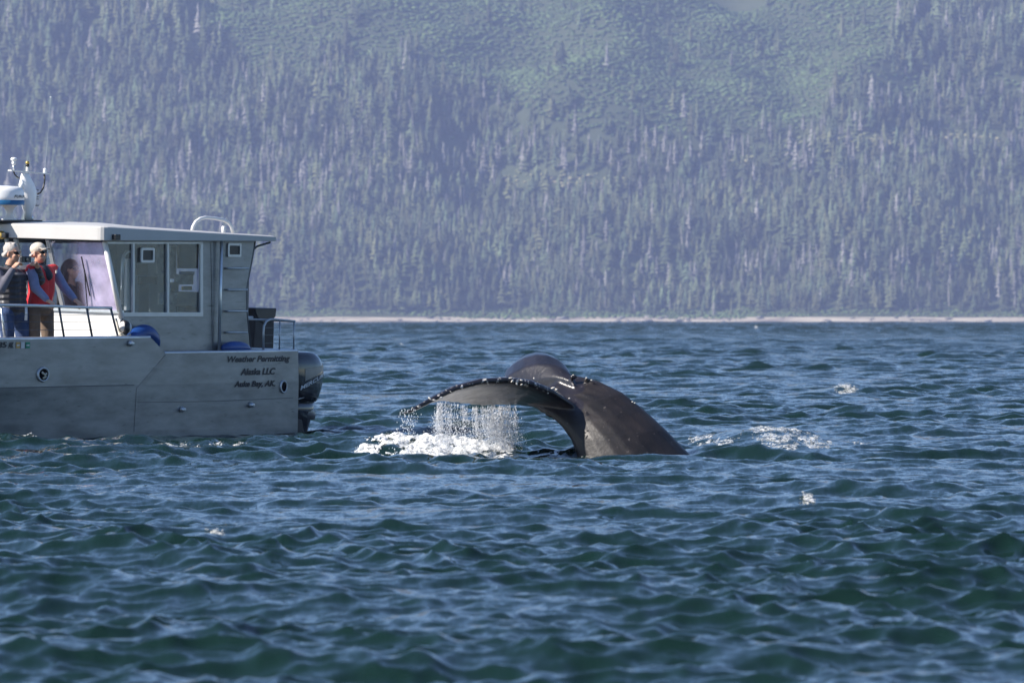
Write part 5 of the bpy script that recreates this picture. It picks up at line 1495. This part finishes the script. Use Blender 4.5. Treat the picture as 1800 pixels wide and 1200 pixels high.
# falling water, in strands that break into drops
C, S = [], []
te = [P(*s_[1]) for s_ in refine(left, 8)]
strands = []
for i, q in enumerate(te):
    u_ = 900 + FPX * q.x / q.y
    if 765 < u_ < 905: strands.append((q, u_))
for _ in range(95):
    q, u_ = random.choice(strands)
    heavy = random.lognormvariate(0, 0.75) * (0.75 + 1.3 * math.exp(-((u_ - 878) / 15) ** 2) + 0.7 * math.exp(-((u_ - 778) / 12) ** 2))
    x0 = q.x + random.uniform(-.03, .03); y0 = q.y + random.uniform(-.06, .06); z0_ = q.z - 0.01
    wid = random.uniform(0.008, 0.045); t_lo = random.uniform(0, 0.25) if random.random() < 0.5 else 0.0; t_hi = random.uniform(0.6, 1.0) if random.random() < 0.4 else 1.0
    lean = random.uniform(-0.02, 0.05) * (1.6 if u_ > 850 else 0.6)
    for k in range(max(6, int(85 * heavy))):
        t = t_lo + (t_hi - t_lo) * random.random() ** 0.9
        r_ = min(0.0065, 0.0017 * random.lognormvariate(0, 0.5))
        d_ = wid * (0.35 + 1.6 * t)
        C.append((x0 + random.gauss(0, d_) + t * t * lean, y0 + random.gauss(0, d_), z0_ * (1 - t) + 0.02 * t)); S.append((r_, r_, r_ * (1.0 + 4.0 * (1 - t) * random.random() + random.random())))
    # unbroken string just under the edge
    zz = z0_
    while random.random() < 0.75 and zz > z0_ * 0.55:
        L_ = random.uniform(0.02, 0.06); C.append((x0, y0, zz - L_)); S.append((0.0016, 0.0016, L_)); zz -= L_ * 1.7
for _ in range(1500):                                    # mist above the splash
    q, u_ = random.choice(strands)
    C.append((q.x + random.gauss(0, .10), q.y + random.gauss(0, .15), 0.02 + abs(random.gauss(0, .11)))); r_ = random.uniform(.0012, .0032); S.append((r_, r_, r_))
for _ in range(230):                                     # drips from the tip
    t = random.random(); q = P(random.uniform(706, 735), 722, 60.05)
    C.append((q.x - 0.05 * t + random.gauss(0, .02 + .03 * t), q.y + random.gauss(0, .04), q.z * (1 - t) + 0.02)); r_ = random.uniform(.0025, .006); S.append((r_, r_, r_ * 1.8))
blobs('falling_water', C, S, 'drops', 'curtain of water drops falling from the left fluke', 'water drops')

def foam(name, label, u0, u1, v_mid, depth, n, size, heap=0.05, seed=0, ragged=0.5, tilt=0.0, cat='foam', cell=0.02):
    """froth lying on the waves between two picture columns about the row v_mid: a lumpy torn sheet plus flecks"""
    r_ = np.random.default_rng(seed + 50)
    Yc = CAM_H * FPX / (v_mid - HZ)
    xa, xb = (u0 - 900) / FPX * Yc, (u1 - 900) / FPX * Yc
    ks = r_.uniform(0, 6.28, 12); an = r_.uniform(-0.5, 0.5, 12)
    def tear(x, y):
        e = np.zeros_like(x)
        for i in range(12):
            w = 5.0 * 1.33 ** i
            e += np.sin(w * (x * math.cos(an[i]) + y * 0.55 * math.sin(an[i] * 3)) + ks[i]) * np.sin(w * 0.6 * y * math.cos(an[i]) - w * 0.3 * x * math.sin(an[i]) + ks[-1 - i]) * 0.9 ** i
        return e / 2.0
    def shape(s_, t): return 1 - (s_ * s_ + t * t)
    # sheet
    nx, ny = max(6, int((xb - xa) / cell)), max(6, int(2 * depth / (cell * 1.8)))
    S_, T_ = np.meshgrid(np.linspace(-1, 1, nx), np.linspace(-1, 1, ny))
    X = (xa + xb) / 2 + S_ * (xb - xa) / 2 + r_.uniform(-.4, .4, S_.shape) * cell; Y = Yc + T_ * depth + tilt * S_ + r_.uniform(-.7, .7, S_.shape) * cell
    core = shape(S_, T_); e = tear(X, Y)
    keep = (core > 0.02) & (e > (ragged * 1.9 - 0.95) - 0.9 * core * (1.1 - ragged))
    Z = sea_z(X.ravel(), Y.ravel()).reshape(X.shape) + 0.004 + heap * np.clip(core, 0, 1) * np.clip(0.35 + 0.5 * e, 0, 1.2) + r_.uniform(0, 1, X.shape) * heap * 0.22 * np.clip(core + .2, 0, 1)
    i = (np.arange(ny - 1)[:, None] * nx + np.arange(nx - 1)[None, :])
    F = np.stack([i, i + 1, i + nx + 1, i + nx], -1).reshape(-1, 4)
    kf = keep.ravel()[F].sum(1) >= 3
    F = F[kf]; V = np.stack([X.ravel(), Y.ravel(), Z.ravel()], 1)
    used = np.unique(F); mp_ = np.zeros(len(V), int); mp_[used] = np.arange(len(used))
    V, F = V[used], mp_[F]
    F3 = np.concatenate([F[:, [0, 1, 2]], F[:, [0, 2, 3]]])
    # flecks
    m_ = n * 14; s_ = r_.uniform(-1.05, 1.05, m_); t = r_.uniform(-1.05, 1.05, m_)
    x = (xa + xb) / 2 + s_ * (xb - xa) / 2; y = Yc + t * depth + tilt * s_; core = shape(s_, t)
    ok = (core > -0.05) & (tear(x, y) > (ragged * 1.9 - 1.15) - 0.9 * core * (1.1 - ragged))
    x, y, core = x[ok][:n], y[ok][:n], core[ok][:n]; k = len(x)
    q = size * r_.uniform(0.25, 1.0, k) ** 1.5
    C = np.stack([x, y, sea_z(x, y) + r_.uniform(0, 1, k) ** 2 * heap * 1.5 * (0.25 + np.clip(core, 0, 1))], 1)
    S = np.stack([q * r_.uniform(1.0, 2.6, k), q * r_.uniform(0.8, 1.6, k), q * r_.uniform(0.5, 0.95, k)], 1)
    shp = OCV[None] * (1 + 0.35 * r_.uniform(-1, 1, (k, 6, 1)))
    V2 = (C[:, None, :] + shp * S[:, None, :]).reshape(-1, 3); F2 = (OCF[None] + (np.arange(k) * 6)[:, None, None]).reshape(-1, 3) + len(V)
    o = link(name, np_mesh(name, np.concatenate([V, V2]), np.concatenate([F3, F2]), True), 'foam' if name == 'splash_foam' else 'thin_foam')
    return tag(o, label, cat, kind='stuff')
foam('splash_foam', 'broad white splash under the water streaming off the fluke', 620, 905, 799, 2.3, 3500, 0.006, 0.050, 1, 0.34, cell=0.013)
foam('wake_foam', 'streaky white foam on the wave right of the whale', 1210, 1525, 785, 3.0, 2500, 0.006, 0.014, 2, 0.73, -0.5, cell=0.012)
foam('whale_foam', 'thin foam round the foot of the whale tail', 985, 1212, 803, 0.40, 300, 0.005, 0.006, 3, 0.86, cell=0.010)
foam('hull_foam', 'foam streak on the water beside the bow', 8, 165, 779, 1.3, 400, 0.009, 0.012, 4, 0.78, cell=0.014)
foam('hull_foam', 'foam streak on the water below the boat lettering', 230, 480, 791, 1.3, 500, 0.009, 0.010, 5, 0.84, cell=0.014)
for i, (u, v, w_, n, hp_, lb) in enumerate(((1490, 694, 36, 160, .045, 'small whitecap on the far water right of the whale'), (1421, 887, 28, 50, .02, 'small whitecap in front of the streaky foam at right'),
                                       (388, 949, 54, 120, .03, 'whitecap in the foreground below the boat'), (1330, 582, 9, 14, .08, 'tiny far whitecap near the right beach'), (705, 610, 9, 14, .06, 'tiny far whitecap between boat and whale'))):
    Y_ = CAM_H * FPX / (v - HZ)
    ys_ = np.linspace(Y_ * 0.96, Y_ * 1.04, 60); x_ = (u - 900) / FPX * Y_
    Y_ = float(ys_[np.argmax(sea_z(np.full(60, x_), ys_))]); Y_ *= 0.9965; v = HZ + CAM_H * FPX / Y_      # it breaks on the crest
    foam('whitecap', lb, u - w_ / 2, u + w_ / 2, v, 0.0065 * Y_, n, 0.00024 * Y_, hp_, 10 + i, 0.58, cat='whitecap', cell=0.00045 * Y_)
# ---- a gull crossing in front of the hill
plain('gull_white', (0.8, 0.8, 0.78), 0.6, var=0.05)
g0 = P(567, 221, 900.0)
gull = empty('gull', g0); tag(gull, 'tiny white gull flying in front of the hillside', 'bird')
MB().loft([[Vector((x, r_ * math.cos(k * .7854), r_ * math.sin(k * .7854) + zz)) for k in range(8)] for x, r_, zz in ((-.24, .008, .02), (-.15, .035, 0), (0, .065, 0), (.12, .055, .01), (.19, .035, .03), (.24, .008, .02))], True).build('body', 'gull_white', gull, True)
for q in (-1, 1):
    mb = MB().loft([[Vector((.07, q * .04, .03)), Vector((-.06, q * .04, .03)), Vector((-.06, q * .04, .015)), Vector((.07, q * .04, .015))], [Vector((.10, q * .30, .14)), Vector((-.03, q * .30, .13)), Vector((-.03, q * .30, .12)), Vector((.10, q * .30, .125))], [Vector((.0, q * .62, .05)), Vector((-.05, q * .62, .05)), Vector((-.05, q * .62, .045)), Vector((.0, q * .62, .043))]], True)
    mb.build('wing', 'gull_white', gull)
MB().prism([(-.22, -.02, .01), (-.22, .02, .01), (-.34, .05, .02), (-.34, -.05, .02)], (0, 0, .012)).build('tail', 'gull_white', gull)
# ------------------------------------------------------------------ the hazy air over the bay
m = bpy.data.materials.new('haze'); MATS['haze'] = m; m.use_nodes = True
nt = m.node_tree
nt.nodes.remove(nt.nodes['Principled BSDF'])
pv = nt.nodes.new('ShaderNodeVolumePrincipled')
pv.inputs['Color'].default_value = HAZE_COL
pv.inputs['Density'].default_value = HAZE_D
pv.inputs['Anisotropy'].default_value = 0.0
nt.links.new(pv.outputs[0], nt.nodes['Material Output'].inputs['Volume'])
hz = MB().box((-2600, -700, -14), (2600, 7000, 740)).build('haze', 'haze')
tag(hz, 'pale blue haze lying over the bay', 'haze', kind='stuff')
